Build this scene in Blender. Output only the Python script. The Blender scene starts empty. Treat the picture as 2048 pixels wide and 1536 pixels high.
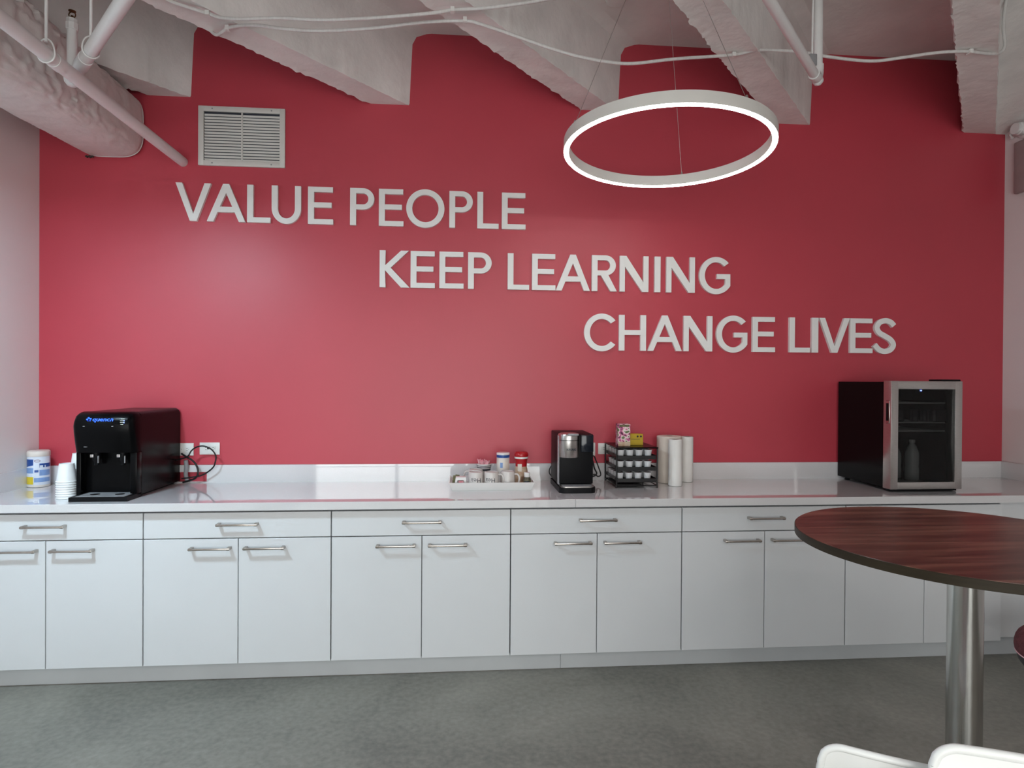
import bpy, bmesh, math, random
from mathutils import Vector, Matrix, noise
from mathutils.geometry import tessellate_polygon
random.seed(7)
SC = bpy.context.scene
COL = SC.collection
PI = math.pi
# ------------------------------------------------------------------ camera, world, exposure
cam_d = bpy.data.cameras.new('camera'); cam = bpy.data.objects.new('camera', cam_d); COL.objects.link(cam)
cam_d.sensor_fit = 'HORIZONTAL'; cam_d.sensor_width = 36.0; cam_d.lens = 1252.18 / 2048 * 36.0
cam_d.clip_start = 0.02
cam.matrix_world = Matrix(((0.9965867, -0.0058543, -0.0823448, 0.0),
                           (-0.0823079, 0.0062767, -0.9965872, -3.84987),
                           (0.0063512, 0.9999632, 0.0057734, 1.52965),
                           (0, 0, 0, 1)))
SC.camera = cam
SC.view_settings.view_transform = 'Standard'; SC.view_settings.look = 'None'
SC.view_settings.gamma = 1.0; SC.view_settings.use_curve_mapping = False
SC.view_settings.exposure = 0.0
LED = 27.0          # strength of the pendant rings' diffusers
FILL_LED = 170.0         # unseen ring added behind the camera as frontal fill light
DISC = 240.0         # strength of the small disc pendant at the left
cy = SC.cycles; cy.use_adaptive_sampling = True; cy.adaptive_threshold = .05; cy.adaptive_min_samples = 16; cy.max_bounces = 6; cy.diffuse_bounces = 3; cy.glossy_bounces = 3; cy.transmission_bounces = 3; cy.transparent_max_bounces = 6; cy.caustics_reflective = False; cy.caustics_refractive = False
world = bpy.data.worlds.new('world'); SC.world = world; world.use_nodes = True
bg = world.node_tree.nodes['Background']; bg.inputs[0].default_value = (1.0, 0.98, 0.945, 1); bg.inputs[1].default_value = 6.2
# daylight enters through the glazing behind the camera (portal only guides the sampling)
YB = -6.4
WIN = (-2.35, 1.6, 0.08, 2.35)      # x0, x1, z0, z1 of the opening in the wall behind the camera
pl = bpy.data.lights.new('window_portal', 'AREA'); pl.shape = 'RECTANGLE'; pl.size = WIN[1]-WIN[0]; pl.size_y = WIN[3]-WIN[2]
pl.cycles.is_portal = True
po = bpy.data.objects.new('window_portal', pl); COL.objects.link(po)
po.location = ((WIN[0]+WIN[1])/2, YB-.10, (WIN[2]+WIN[3])/2); po.rotation_euler = (PI/2, 0, 0)

# ------------------------------------------------------------------ materials
def nodes(m):
    m.use_nodes = True
    return m.node_tree, m.node_tree.nodes['Principled BSDF']
def sock(b, *names):
    for n in names:
        if n in b.inputs: return b.inputs[n]
def pm(name, col, rough=.5, metal=0, spec=.5, coat=0, var=0, vscale=6, vcol=None, bump=0, bscale=60, stretch=None, detail=4, bdist=.002):
    m = bpy.data.materials.new(name); nt, b = nodes(m); N, L = nt.nodes, nt.links
    c = tuple(col) + (1,)
    b.inputs['Base Color'].default_value = c; b.inputs['Roughness'].default_value = rough; b.inputs['Metallic'].default_value = metal
    sock(b, 'Specular IOR Level', 'Specular').default_value = spec
    if coat: sock(b, 'Coat Weight', 'Clearcoat').default_value = coat; sock(b, 'Coat Roughness').default_value = .05
    tc = N.new('ShaderNodeTexCoord'); mp = N.new('ShaderNodeMapping'); L.new(tc.outputs['Object'], mp.inputs[0])
    if stretch: mp.inputs['Scale'].default_value = stretch
    nz = N.new('ShaderNodeTexNoise'); nz.inputs['Scale'].default_value = vscale; nz.inputs['Detail'].default_value = detail
    L.new(mp.outputs[0], nz.inputs[0])
    mx = N.new('ShaderNodeMix'); mx.data_type = 'RGBA'
    v = vcol if vcol else tuple(x*(1-var) for x in col)
    mx.inputs[6].default_value = c; mx.inputs[7].default_value = tuple(v) + (1,)
    rp = N.new('ShaderNodeMapRange'); rp.inputs[1].default_value = .35; rp.inputs[2].default_value = .65
    L.new(nz.outputs[0], rp.inputs[0]); L.new(rp.outputs[0], mx.inputs[0]); L.new(mx.outputs[2], b.inputs['Base Color'])
    if bump:
        n2 = N.new('ShaderNodeTexNoise'); n2.inputs['Scale'].default_value = bscale; n2.inputs['Detail'].default_value = 3
        L.new(mp.outputs[0], n2.inputs[0])
        bp = N.new('ShaderNodeBump'); bp.inputs['Strength'].default_value = bump; bp.inputs['Distance'].default_value = bdist
        L.new(n2.outputs[0], bp.inputs['Height']); L.new(bp.outputs[0], b.inputs['Normal'])
    return m
def em(name, col, s):
    m = bpy.data.materials.new(name); nt, b = nodes(m)
    b.inputs['Base Color'].default_value = tuple(col)+(1,); b.inputs['Emission Color'].default_value = tuple(col)+(1,)
    b.inputs['Emission Strength'].default_value = s; b.inputs['Roughness'].default_value = .4
    return m
def glassm(name, col, rough=0.0, ior=1.45):
    m = bpy.data.materials.new(name); m.use_nodes = True; nt = m.node_tree; N, L = nt.nodes, nt.links
    N.remove(N['Principled BSDF']); out = N['Material Output']
    t = N.new('ShaderNodeBsdfTransparent'); t.inputs[0].default_value = tuple(col)+(1,)
    g = N.new('ShaderNodeBsdfGlossy'); g.inputs[1].default_value = rough; g.inputs[0].default_value = (1, 1, 1, 1)
    f = N.new('ShaderNodeFresnel'); f.inputs[0].default_value = ior
    mx = N.new('ShaderNodeMixShader'); L.new(f.outputs[0], mx.inputs[0]); L.new(t.outputs[0], mx.inputs[1]); L.new(g.outputs[0], mx.inputs[2])
    L.new(mx.outputs[0], out.inputs[0]); return m

M = {}
M['red'] = pm('red_wall_paint', (.53, .054, .080), .42, spec=.55, var=.06, vscale=1.5, bump=.12, bscale=260, bdist=.001)
M['white_wall'] = pm('white_wall_paint', (.84, .81, .80), .6, var=.04, vscale=1.2, bump=.1, bscale=240, bdist=.001)
M['concrete'] = pm('painted_concrete', (.88, .86, .83), .8, spec=.25, var=.12, vscale=5, bump=.6, bscale=22, bdist=.006, detail=8)
M['slab'] = pm('painted_slab', (.86, .83, .80), .85, spec=.2, var=.12, vscale=3, bump=.5, bscale=16, bdist=.006, detail=8)
M['duct'] = pm('duct_wrap', (.80, .77, .74), .55, spec=.35, var=.10, vscale=7, bump=.35, bscale=30, bdist=.006)
M['ductdark'] = pm('duct_seam', (.05, .035, .03), .8, var=.4, vscale=20)
M['pipe'] = pm('white_pipe_paint', (.80, .79, .78), .32, var=.05, vscale=9)
M['cable'] = pm('white_cable', (.72, .70, .68), .5, var=.1, vscale=30, bump=.6, bscale=120, stretch=(3, .2, .2))
M['brass'] = pm('brass', (.22, .13, .06), .4, metal=1, var=.3, vscale=40)
M['letter'] = pm('letter_paint', (.88, .88, .86), .5, var=.03, vscale=10)
M['cab'] = pm('cabinet_laminate', (.73, .745, .76), .34, spec=.4, var=.02, vscale=3)
M['carcass'] = pm('cabinet_edge', (.23, .24, .26), .6, var=.1, vscale=5)  # dark grey puts the shadow of the door gaps into the carcass colour
M['toe'] = pm('toe_kick_board', (.62, .65, .67), .45, var=.05, vscale=4)
M['quartz'] = pm('white_quartz', (.72, .71, .715), .03, spec=.85, coat=.6, var=.03, vscale=180)
M['steel'] = pm('brushed_steel', (.55, .53, .51), .3, metal=1, var=.12, vscale=40, stretch=(1, 1, 14))
M['handle'] = pm('brushed_nickel', (.50, .46, .42), .26, metal=1, var=.1, vscale=50)
M['chrome'] = pm('chrome', (.56, .56, .54), .17, metal=1, var=.12, vscale=9, stretch=(6, 6, .5))
M['black'] = pm('black_gloss_plastic', (.0022, .0022, .0026), .26, spec=.10, var=.1, vscale=9)
M['blackm'] = pm('black_matt_plastic', (.005, .005, .006), .45, spec=.14, var=.1, vscale=9)
M['blackw'] = pm('black_wire', (.004, .004, .005), .4, var=.1, vscale=9)
M['tank'] = pm('tinted_tank', (.006, .010, .018), .12, spec=.5, var=.2, vscale=9)
M['grey'] = pm('grey_plastic', (.30, .30, .31), .35, var=.1, vscale=12)
M['ceramic'] = pm('white_ceramic', (.80, .79, .77), .15, var=.03, vscale=8)
M['mug'] = pm('mug_ceramic', (.66, .62, .59), .18, var=.05, vscale=8)
M['ink'] = pm('dark_ink', (.03, .035, .05), .5, var=.1, vscale=20)
M['paper'] = pm('white_paper', (.82, .81, .78), .85, spec=.2, var=.04, vscale=20, bump=.5, bscale=140, bdist=.0015)
M['paper2'] = pm('cream_paper', (.74, .66, .58), .85, spec=.2, var=.05, vscale=20, bump=.5, bscale=140, bdist=.0015)
M['card'] = pm('brown_card', (.30, .17, .10), .8, var=.1, vscale=20)
M['cup'] = pm('paper_cup', (.84, .86, .87), .5, var=.02, vscale=9)
M['pod'] = pm('pod_plastic', (.78, .79, .81), .35, var=.04, vscale=9)
M['foil'] = pm('pod_foil', (.16, .07, .08), .35, metal=.4, var=.5, vscale=40)
M['plate'] = pm('outlet_plastic', (.80, .79, .76), .35, var=.03, vscale=8)
M['slot'] = pm('outlet_slot', (.06, .05, .05), .6, var=.1, vscale=8)
M['redp'] = pm('red_plastic', (.46, .012, .018), .3, var=.1, vscale=12)
M['tan'] = pm('tan_label', (.46, .27, .16), .5, var=.25, vscale=40, vcol=(.62, .48, .36))
M['blue'] = pm('blue_band', (.012, .07, .30), .4, var=.1, vscale=12)
M['pink'] = pm('pink_packet', (.80, .30, .36), .6, var=.2, vscale=30, vcol=(.85, .55, .58))
M['yellow'] = pm('yellow_carton', (.58, .40, .012), .5, var=.12, vscale=12)
M['olive'] = pm('olive_print', (.16, .15, .06), .6, var=.4, vscale=60)
M['amber'] = pm('dark_bottle', (.10, .085, .06), .25, var=.3, vscale=30)
M['labelw'] = pm('label_white', (.70, .76, .86), .45, var=.06, vscale=30)
M['labelb'] = pm('label_light_blue', (.22, .36, .66), .45, var=.15, vscale=30)
M['labely'] = pm('label_yellow', (.75, .56, .03), .45, var=.1, vscale=30)
M['maroon'] = pm('logo_maroon', (.20, .015, .05), .4, var=.1, vscale=30)
M['cap'] = pm('cream_lid', (.74, .68, .62), .4, var=.05, vscale=12)
M['plastic'] = pm('moulded_white_plastic', (.80, .81, .79), .32, var=.02, vscale=4)
M['wool'] = pm('maroon_upholstery', (.17, .055, .062), .9, spec=.2, var=.3, vscale=60, bump=.6, bscale=200)
M['shell'] = pm('dark_grey_shell', (.06, .06, .062), .6, var=.15, vscale=12)
M['edge'] = pm('table_edge_band', (.030, .022, .012), .5, spec=.2, var=.3, vscale=8, stretch=(1, 1, 14))
M['ring'] = pm('lamp_housing', (.70, .68, .64), .45, var=.03, vscale=6)
M['shelf'] = pm('white_shelf_trim', (.72, .72, .70), .4, var=.05, vscale=9)
M['bottle'] = pm('clear_plastic', (.70, .74, .72), .2, var=.2, vscale=9)
M['inner'] = pm('fridge_lining', (.02, .02, .02), .5, var=.1, vscale=9)
M['mauve'] = pm('mauve_metal', (.36, .29, .285), .6, var=.12, vscale=9)
M['fglass'] = glassm('fridge_glass', (.55, .55, .55), .02, 1.27)
M['wglass'] = glassm('window_glass', (.93, .95, .96), 0)
M['led'] = em('led_diffuser', (1.0, .965, .94), LED)
M['led2'] = em('led_diffuser_back', (1.0, .965, .94), FILL_LED)
M['disc'] = em('disc_diffuser', (.72, .95, 1.10), DISC)
M['bled'] = em('blue_light', (.02, .10, 1.0), 2.6)
M['bled2'] = em('blue_digits', (.25, .35, 1.0), 3.0)
M['wled'] = em('white_mark', (.45, .5, .45), .45)
def wood():
    m = bpy.data.materials.new('walnut_laminate'); nt, b = nodes(m); N, L = nt.nodes, nt.links
    tc = N.new('ShaderNodeTexCoord'); mp = N.new('ShaderNodeMapping'); mp.inputs['Rotation'].default_value = (0, 0, .10)
    mp.inputs['Scale'].default_value = (1.1, 15, 1); L.new(tc.outputs['Object'], mp.inputs[0])
    a = N.new('ShaderNodeTexNoise'); a.inputs['Scale'].default_value = 1.6; a.inputs['Detail'].default_value = 8; a.inputs['Distortion'].default_value = .6; L.new(mp.outputs[0], a.inputs[0])
    mp2 = N.new('ShaderNodeMapping'); mp2.inputs['Rotation'].default_value = (0, 0, .10); mp2.inputs['Scale'].default_value = (3, 90, 1); L.new(tc.outputs['Object'], mp2.inputs[0])
    c = N.new('ShaderNodeTexNoise'); c.inputs['Scale'].default_value = 2; c.inputs['Detail'].default_value = 3; L.new(mp2.outputs[0], c.inputs[0])
    mi = N.new('ShaderNodeMath'); mi.operation = 'MULTIPLY_ADD'; mi.inputs[1].default_value = .35; L.new(c.outputs[0], mi.inputs[0]); L.new(a.outputs[0], mi.inputs[2])
    r = N.new('ShaderNodeValToRGB'); L.new(mi.outputs[0], r.inputs[0])
    e = r.color_ramp.elements; e[0].position = .46; e[0].color = (.030, .012, .008, 1); e[1].position = .84; e[1].color = (.19, .088, .060, 1)
    k = e.new(.66); k.color = (.095, .040, .027, 1)
    L.new(r.outputs[0], b.inputs['Base Color']); b.inputs['Roughness'].default_value = .32; return m
M['wood'] = wood()
def floorm():
    m = bpy.data.materials.new('polished_concrete_floor'); nt, b = nodes(m); N, L = nt.nodes, nt.links
    tc = N.new('ShaderNodeTexCoord')
    a = N.new('ShaderNodeTexNoise'); a.inputs['Scale'].default_value = 1.1; a.inputs['Detail'].default_value = 10; a.inputs['Roughness'].default_value = .62; a.inputs['Distortion'].default_value = .5
    L.new(tc.outputs['Object'], a.inputs[0])
    c = N.new('ShaderNodeTexNoise'); c.inputs['Scale'].default_value = 38; c.inputs['Detail'].default_value = 8; L.new(tc.outputs['Object'], c.inputs[0])
    mi = N.new('ShaderNodeMath'); mi.operation = 'MULTIPLY_ADD'; mi.inputs[1].default_value = .55; L.new(c.outputs[0], mi.inputs[0]); L.new(a.outputs[0], mi.inputs[2])
    r = N.new('ShaderNodeValToRGB'); L.new(mi.outputs[0], r.inputs[0]); e = r.color_ramp.elements
    e[0].position = .50; e[0].color = (.115, .112, .096, 1); e[1].position = 1.0; e[1].color = (.29, .275, .238, 1)
    L.new(r.outputs[0], b.inputs['Base Color'])
    rr = N.new('ShaderNodeMapRange'); rr.inputs[3].default_value = .33; rr.inputs[4].default_value = .52; L.new(c.outputs[0], rr.inputs[0]); L.new(rr.outputs[0], b.inputs['Roughness'])
    bp = N.new('ShaderNodeBump'); bp.inputs['Strength'].default_value = .15; bp.inputs['Distance'].default_value = .002; L.new(c.outputs[0], bp.inputs['Height']); L.new(bp.outputs[0], b.inputs['Normal'])
    return m
M['floor'] = floorm()
def floralm():
    m = bpy.data.materials.new('floral_print'); nt, b = nodes(m); N, L = nt.nodes, nt.links
    tc = N.new('ShaderNodeTexCoord'); v = N.new('ShaderNodeTexVoronoi'); v.inputs['Scale'].default_value = 55; L.new(tc.outputs['Object'], v.inputs[0])
    nz = N.new('ShaderNodeTexNoise'); nz.inputs['Scale'].default_value = 40; L.new(tc.outputs['Object'], nz.inputs[0])
    r = N.new('ShaderNodeValToRGB'); L.new(nz.outputs[0], r.inputs[0]); e = r.color_ramp.elements
    r.color_ramp.interpolation = 'CONSTANT'
    e[0].color = (.10, .015, .05, 1); e[0].position = 0; e[1].position = .40; e[1].color = (.50, .10, .24, 1)
    k = e.new(.47); k.color = (.78, .42, .50, 1); k = e.new(.53); k.color = (.80, .70, .66, 1); k = e.new(.60); k.color = (.14, .17, .07, 1)
    L.new(r.outputs[0], b.inputs['Base Color']); b.inputs['Roughness'].default_value = .5; return m
M['floral'] = floralm()

# ------------------------------------------------------------------ mesh helpers
def origin_of(o):
    while o.parent: o = o.parent
    return Vector(o.location)
class MB:
    def __init__(s): s.v = []; s.f = []
    def add(s, vs, fs):
        n = len(s.v); s.v += [tuple(q) for q in vs]; s.f += [tuple(i+n for i in f) for f in fs]; return s
    def box(s, x0, x1, y0, y1, z0, z1):
        return s.add([(x, y, z) for z in (z0, z1) for y in (y0, y1) for x in (x0, x1)],
                     [(0, 2, 3, 1), (4, 5, 7, 6), (0, 1, 5, 4), (2, 6, 7, 3), (0, 4, 6, 2), (1, 3, 7, 5)])
    def rbox(s, x0, x1, y0, y1, z0, z1, r=.003, seg=2):
        bm = bmesh.new(); t = MB().box(x0, x1, y0, y1, z0, z1)
        vs = [bm.verts.new(q) for q in t.v]
        for f in t.f: bm.faces.new([vs[i] for i in f])
        bmesh.ops.bevel(bm, geom=bm.edges[:], offset=r, segments=seg, affect='EDGES', profile=.5)
        bm.verts.index_update(); s.add([q.co[:] for q in bm.verts], [[q.index for q in f.verts] for f in bm.faces]); bm.free(); return s
    def lathe(s, prof, c=(0, 0, 0), seg=32, cap0=True, cap1=True, a0=0, a1=2*PI):
        n = len(prof); full = abs(a1-a0-2*PI) < 1e-6; k = seg if full else seg+1; vs = []; fs = []
        for i in range(k):
            a = a0 + (a1-a0)*i/seg
            for r, z in prof: vs.append((c[0]+r*math.cos(a), c[1]+r*math.sin(a), c[2]+z))
        for i in range(seg if full else seg):
            j = (i+1) % k
            for q in range(n-1): fs.append((i*n+q, j*n+q, j*n+q+1, i*n+q+1))
        if full:
            if cap0 and prof[0][0] > 1e-6: fs.append(tuple(i*n for i in range(k))[::-1])
            if cap1 and prof[-1][0] > 1e-6: fs.append(tuple(i*n+n-1 for i in range(k)))
        return s.add(vs, fs)
    def tube(s, pts, r, seg=10, closed=False, caps=True):
        P = [Vector(q) for q in pts]; n = len(P); vs = []; fs = []; up = None
        for i in range(n):
            if closed: t = P[(i+1) % n]-P[i-1]
            else: t = P[min(i+1, n-1)]-P[max(i-1, 0)]
            t.normalize()
            if up is None: up = Vector((0, 0, 1)) if abs(t.z) < .9 else Vector((1, 0, 0))
            u = up - t*up.dot(t)
            if u.length < 1e-4: u = t.orthogonal()
            u.normalize(); w = t.cross(u); up = u
            rr = r[i] if isinstance(r, (list, tuple)) else r
            for k in range(seg):
                a = 2*PI*k/seg; q = P[i]+(u*math.cos(a)+w*math.sin(a))*rr; vs.append(q[:])
        for i in range(n if closed else n-1):
            j = (i+1) % n
            for k in range(seg): fs.append((i*seg+k, i*seg+(k+1) % seg, j*seg+(k+1) % seg, j*seg+k))
        if caps and not closed: fs.append(tuple(range(seg))[::-1]); fs.append(tuple((n-1)*seg+k for k in range(seg)))
        return s.add(vs, fs)
    def prism(s, outer, holes, fn, d0, d1):
        """2-D outline (with holes) extruded between depths d0 and d1; fn(u, v, d) -> xyz"""
        loops = [outer]+list(holes); flat = [q for l in loops for q in l]; n = len(flat)
        tr = tessellate_polygon([[Vector((q[0], q[1], 0)) for q in l] for l in loops])
        vs = [fn(q[0], q[1], d0) for q in flat]+[fn(q[0], q[1], d1) for q in flat]
        fs = [tuple(t) for t in tr]+[tuple(i+n for i in reversed(t)) for t in tr]; k = 0
        for l in loops:
            for i in range(len(l)):
                a, b = k+i, k+(i+1) % len(l); fs.append((a, b, b+n, a+n))
            k += len(l)
        return s.add(vs, fs)
    def build(s, name, mat, parent=None, smooth=None, at=None, world=True):
        me = bpy.data.meshes.new(name); off = Vector((0, 0, 0))
        if parent is not None and world: off = origin_of(parent)
        if at is not None: off = Vector(at)
        me.from_pydata([(q[0]-off[0], q[1]-off[1], q[2]-off[2]) for q in s.v], [], s.f)
        bm = bmesh.new(); bm.from_mesh(me); bmesh.ops.recalc_face_normals(bm, faces=bm.faces[:]); bm.to_mesh(me); bm.free()
        if smooth:
            me.polygons.foreach_set('use_smooth', [True]*len(me.polygons)); me.set_sharp_from_angle(angle=math.radians(smooth))
        me.materials.append(M[mat]); o = bpy.data.objects.new(name, me); COL.objects.link(o)
        if parent is not None: o.parent = parent
        if at is not None: o.location = off
        return o
def thing(name, loc, label, cat, group=None, rz=0):
    o = bpy.data.objects.new(name, None); o.empty_display_size = .05; COL.objects.link(o); o.location = loc; o.rotation_euler = (0, 0, rz)
    o['label'] = label; o['category'] = cat
    if group: o['group'] = group
    return o
def tag(o, label, cat, group=None):
    o['label'] = label; o['category'] = cat
    if group: o['group'] = group
    return o
def struct(o, label=None):
    o['kind'] = 'structure'
    if label: o['label'] = label
    return o
def copy_tree(o, parent=None):
    c = o.copy(); COL.objects.link(c); c.parent = parent
    for ch in list(o.children): copy_tree(ch, c)
    return c
def crom(P, n=8, closed=False):
    out = []; m = len(P)
    for i in range(m if closed else m-1):
        g = lambda k: Vector(P[k % m]) if closed else Vector(P[max(0, min(m-1, k))])
        a, b, c, d = g(i-1), g(i), g(i+1), g(i+2)
        for k in range(n):
            t = k/n; out.append(.5*((2*b)+(c-a)*t+(2*a-5*b+4*c-d)*t*t+(3*b-a-3*c+d)*t**3))
    if not closed: out.append(Vector(P[-1]))
    return [tuple(q) for q in out]
def text_tris(body, size, bold=0.0):
    cu = bpy.data.curves.new('lettering', 'FONT'); cu.body = body; cu.size = size; cu.offset = bold; cu.resolution_u = 3
    cu.align_x = 'CENTER'; cu.align_y = 'CENTER'
    ob = bpy.data.objects.new('lettering', cu); COL.objects.link(ob)
    dg = bpy.context.evaluated_depsgraph_get(); me = ob.evaluated_get(dg).to_mesh()
    vs = [v.co[:] for v in me.vertices]; fs = [tuple(p.vertices) for p in me.polygons]
    ob.evaluated_get(dg).to_mesh_clear(); bpy.data.objects.remove(ob); bpy.data.curves.remove(cu)
    return vs, fs

# ------------------------------------------------------------------ the room
XL, XR, ZS = -2.438, 3.565, 3.635
FL = struct(MB().box(XL-.1, XR+.1, YB-.1, .1, -.1, 0).build('floor', 'floor'))
struct(MB().box(XL-.1, XR+.1, 0, .12, 0, ZS).build('wall_back', 'red'))
struct(MB().box(XR, XR+.12, YB, 0, 0, ZS).build('wall_right', 'white_wall'))
struct(MB().box(XL-.12, XL, YB, 0, 0, ZS).build('wall_left', 'white_wall'))
w = MB().box(XL-.12, WIN[0], YB-.12, YB, 0, ZS).box(WIN[1], XR+.12, YB-.12, YB, 0, ZS).box(WIN[0], WIN[1], YB-.12, YB, 0, WIN[2]).box(WIN[0], WIN[1], YB-.12, YB, WIN[3], ZS)
struct(w.build('wall_front', 'white_wall'))
wf = MB(); e = .05; y0, y1 = YB-.09, YB-.03; xm = [WIN[0]+e+(WIN[1]-WIN[0]-2*e)*k/3 for k in range(4)]
wf.box(WIN[0], WIN[0]+e, y0, y1, WIN[2], WIN[3]).box(WIN[1]-e, WIN[1], y0, y1, WIN[2], WIN[3]).box(WIN[0]+e, WIN[1]-e, y0, y1, WIN[2], WIN[2]+e).box(WIN[0]+e, WIN[1]-e, y0, y1, WIN[3]-e, WIN[3])
for k in (1, 2): wf.box(xm[k]-.025, xm[k]+.025, y0, y1, WIN[2]+e, WIN[3]-e)
wo = struct(wf.build('window_1', 'letter'))
for k in range(3): MB().box(xm[k]+(.025 if k else 0), xm[k+1]-(.025 if k < 2 else 0), YB-.064, YB-.058, WIN[2]+e, WIN[3]-e).build('pane', 'wglass', wo)
struct(MB().box(XL-.12, XR+.12, YB-.12, .12, ZS, ZS+.15).build('ceiling', 'slab'))

# concrete joists: run at an angle to the red wall
DX, DY = .668, .744; K = DX/DY; ZB = 3.19
def joist(xl, xr, ztweak=0, seed=0):
    zb = ZB+ztweak; fr = .05
    prof = [(xl-.06, ZS), (xl-.02, ZS-.02), (xl-.005, ZS-.07)]
    prof += [(xl-.003, zb+.22), (xl, zb+.012), (xl+.004, zb)]
    for i in range(1, 6): prof.append((xl+(xr-xl)*i/6, zb))
    prof += [(xr-.004, zb), (xr, zb+.010), (xr+.008, zb+.2), (xr+.016, ZS-.07), (xr+.04, ZS-.025), (xr+.10, ZS-.004), (xr+.13, ZS)]
    mb = MB(); n = len(prof); t0 = []; t1 = []
    for x, z in prof:
        t0.append(max(0, (x-XR)/DX)); t1.append(min((x-XL)/DX, -YB/DY))
    T = max(b-a for a, b in zip(t0, t1))
    if T < .2 or min(b-a for a, b in zip(t0, t1)) < .05: return None
    m = max(8, int(T/.022)); vs = []; fs = []
    for i in range(m+1):
        for k, (x, z) in enumerate(prof):
            t = t0[k]+(t1[k]-t0[k])*i/m
            px, py = x-DX*t, -DY*t; jx = jz = 0
            if 0 < i < m:
                q = Vector((px*9, py*9, k*3.1+seed))
                if k in (4, 5): jx = -.022*max(0, noise.noise(q*2.6)) + .007*noise.noise(q*5); jz = -.016*abs(noise.noise(q*2.9))
                elif k in (11, 12): jx = .008*noise.noise(q*2.5); jz = -.010*abs(noise.noise(q*3))
                elif 2 < k < n-3: jz = .004*noise.noise(q*.8); jx = .005*noise.noise(q*.6) if k in (3, 13) else 0
            vs.append((px+jx, py, z+jz))
    for i in range(m):
        for k in range(n-1): fs.append((i*n+k, i*n+k+1, (i+1)*n+k+1, (i+1)*n+k))
    fs.append(tuple(range(n))); fs.append(tuple(m*n+k for k in range(n))[::-1])
    mb.add(vs, fs); return mb
jx = [(-1.83, -1.594, 0), (-.553, -.317, .006), (.742, .971, .022), (1.985, 2.223, -.012), (3.272, 3.500, -.02)]
x = 3.5
while x < 9.2: x += 1.277; jx.append((x-.235, x, 0))
for i, (a, b, tz) in enumerate(jx):
    j = joist(a, b, tz, i*11.3)
    if j: struct(j.build('trim_%d' % (i+1), 'concrete', smooth=38), 'painted concrete ceiling joist')
# sloping haunch that fills the corner between the last joist and the right wall
vs = []; fs = []; n = 14
for i in range(n+1):
    y = -1.5*i/n; z = min(ZS-.004, 3.168+.30*(-y)); xa = 3.497+K*y
    vs += [(xa, y, z), (xa+(XR-xa)*.5, y, z+.004*math.sin(i*1.7)), (XR-.001, y, z), (XR-.001, y, ZS), (xa, y, ZS)]
for i in range(n):
    for k in range(5): fs.append((i*5+k, i*5+(k+1) % 5, i*5+5+(k+1) % 5, i*5+5+k))
fs += [(0, 1, 2, 3, 4), tuple(n*5+k for k in range(5))[::-1]]
struct(MB().add(vs, fs).build('trim_20', 'concrete', smooth=40), 'painted concrete haunch in the right ceiling corner')

# ------------------------------------------------------------------ cabinets
W = .912; X0 = -1.559; YD = -.618; ZG = .731; ZD0 = .1015; ZTOP = .860
def bar_handle(xc, z, parent):
    L = .2; o = MB().rbox(xc-L/2, xc+L/2, YD-.036, YD-.026, z-.005, z+.005, .002)
    for s in (-1, 1): o.rbox(xc+s*(L/2-.009)-.008, xc+s*(L/2-.009)+.008, YD-.034, YD+.002, z-.007, z+.007, .0025)
    return o.build('handle', 'handle', parent, smooth=40)
ordn = ['far left cabinet below the water dispenser', 'second cabinet from the left', 'third from the left', 'fourth cabinet from the left, below the coffee maker',
        'fifth cabinet from the left, beside the round table', 'last cabinet on the right, behind the round table']
for i in range(6):
    xa = max(X0+(i-1)*W, XL+.004); xb = X0+i*W; xc = X0+(i-.5)*W; g = .0028
    t = thing('base_cabinet', (xc, -.3, 0), 'white two door base cabinet with drawer, '+ordn[i], 'cabinet', 'white base cabinets under the worktop')
    MB().box(xa+.001, xb-.001, -.595, -.004, .10, .868).build('body', 'carcass', t)
    d = MB().rbox(xa+g, xb-g, YD, -.598, ZG+.0025, ZTOP, .0012, 1).build('drawer', 'cab', t); bar_handle(xc, .803, d)
    for s in (-1, 1):
        l, r = (xa+g, xc-.002) if s < 0 else (xc+.002, xb-g)
        dd = MB().rbox(l, r, YD, -.598, ZD0, ZG-.0025, .0012, 1).build('door', 'cab', t); bar_handle(xc+s*.131, .684, dd)
tag(MB().rbox(X0+5*W+.002, XR-.002, -.600, -.58, .112, .868, .001, 1).build('filler_panel', 'cab'), 'plain white filler panel closing the cabinet row at the right wall', 'panel')
tk = thing('toe_kick', (0, -.55, 0), 'grey white toe kick board running under the cabinets', 'toe kick')
MB().box(XL+.002, .5395, -.558, -.54, 0, .0995).build('board', 'toe', tk); MB().box(.5415, XR-.002, -.558, -.54, 0, .0995).build('board', 'toe', tk)
# worktop with upstands
wt = thing('worktop', (.5, -.32, .872), 'glossy white quartz worktop with low upstand along the red wall', 'worktop')
ZC = .914
MB().rbox(XL+.002, .5995, -.648, -.002, .8735, ZC, .002, 2).build('slab', 'quartz', wt); MB().rbox(.6003, XR-.002, -.648, -.002, .8735, ZC, .002, 2).build('slab', 'quartz', wt)
us = MB().box(XL+.022, -1.655, -.02, -.001, ZC, 1.0185).box(-1.655, -1.489, -.02, -.001, .977, 1.0185).box(-1.655, -1.489, -.02, -.001, ZC, .9205).box(-1.489, 1.3, -.02, -.001, ZC, 1.0185)
us.build('upstand', 'quartz', wt); MB().box(1.3004, XR-.022, -.02, -.001, ZC, 1.0185).build('upstand', 'quartz', wt)
MB().box(XL+.001, XL+.0215, -.645, -.001, ZC, 1.0185).build('side_upstand', 'quartz', wt); MB().box(XR-.0215, XR-.001, -.645, -.001, ZC, 1.0185).build('side_upstand', 'quartz', wt)

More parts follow.
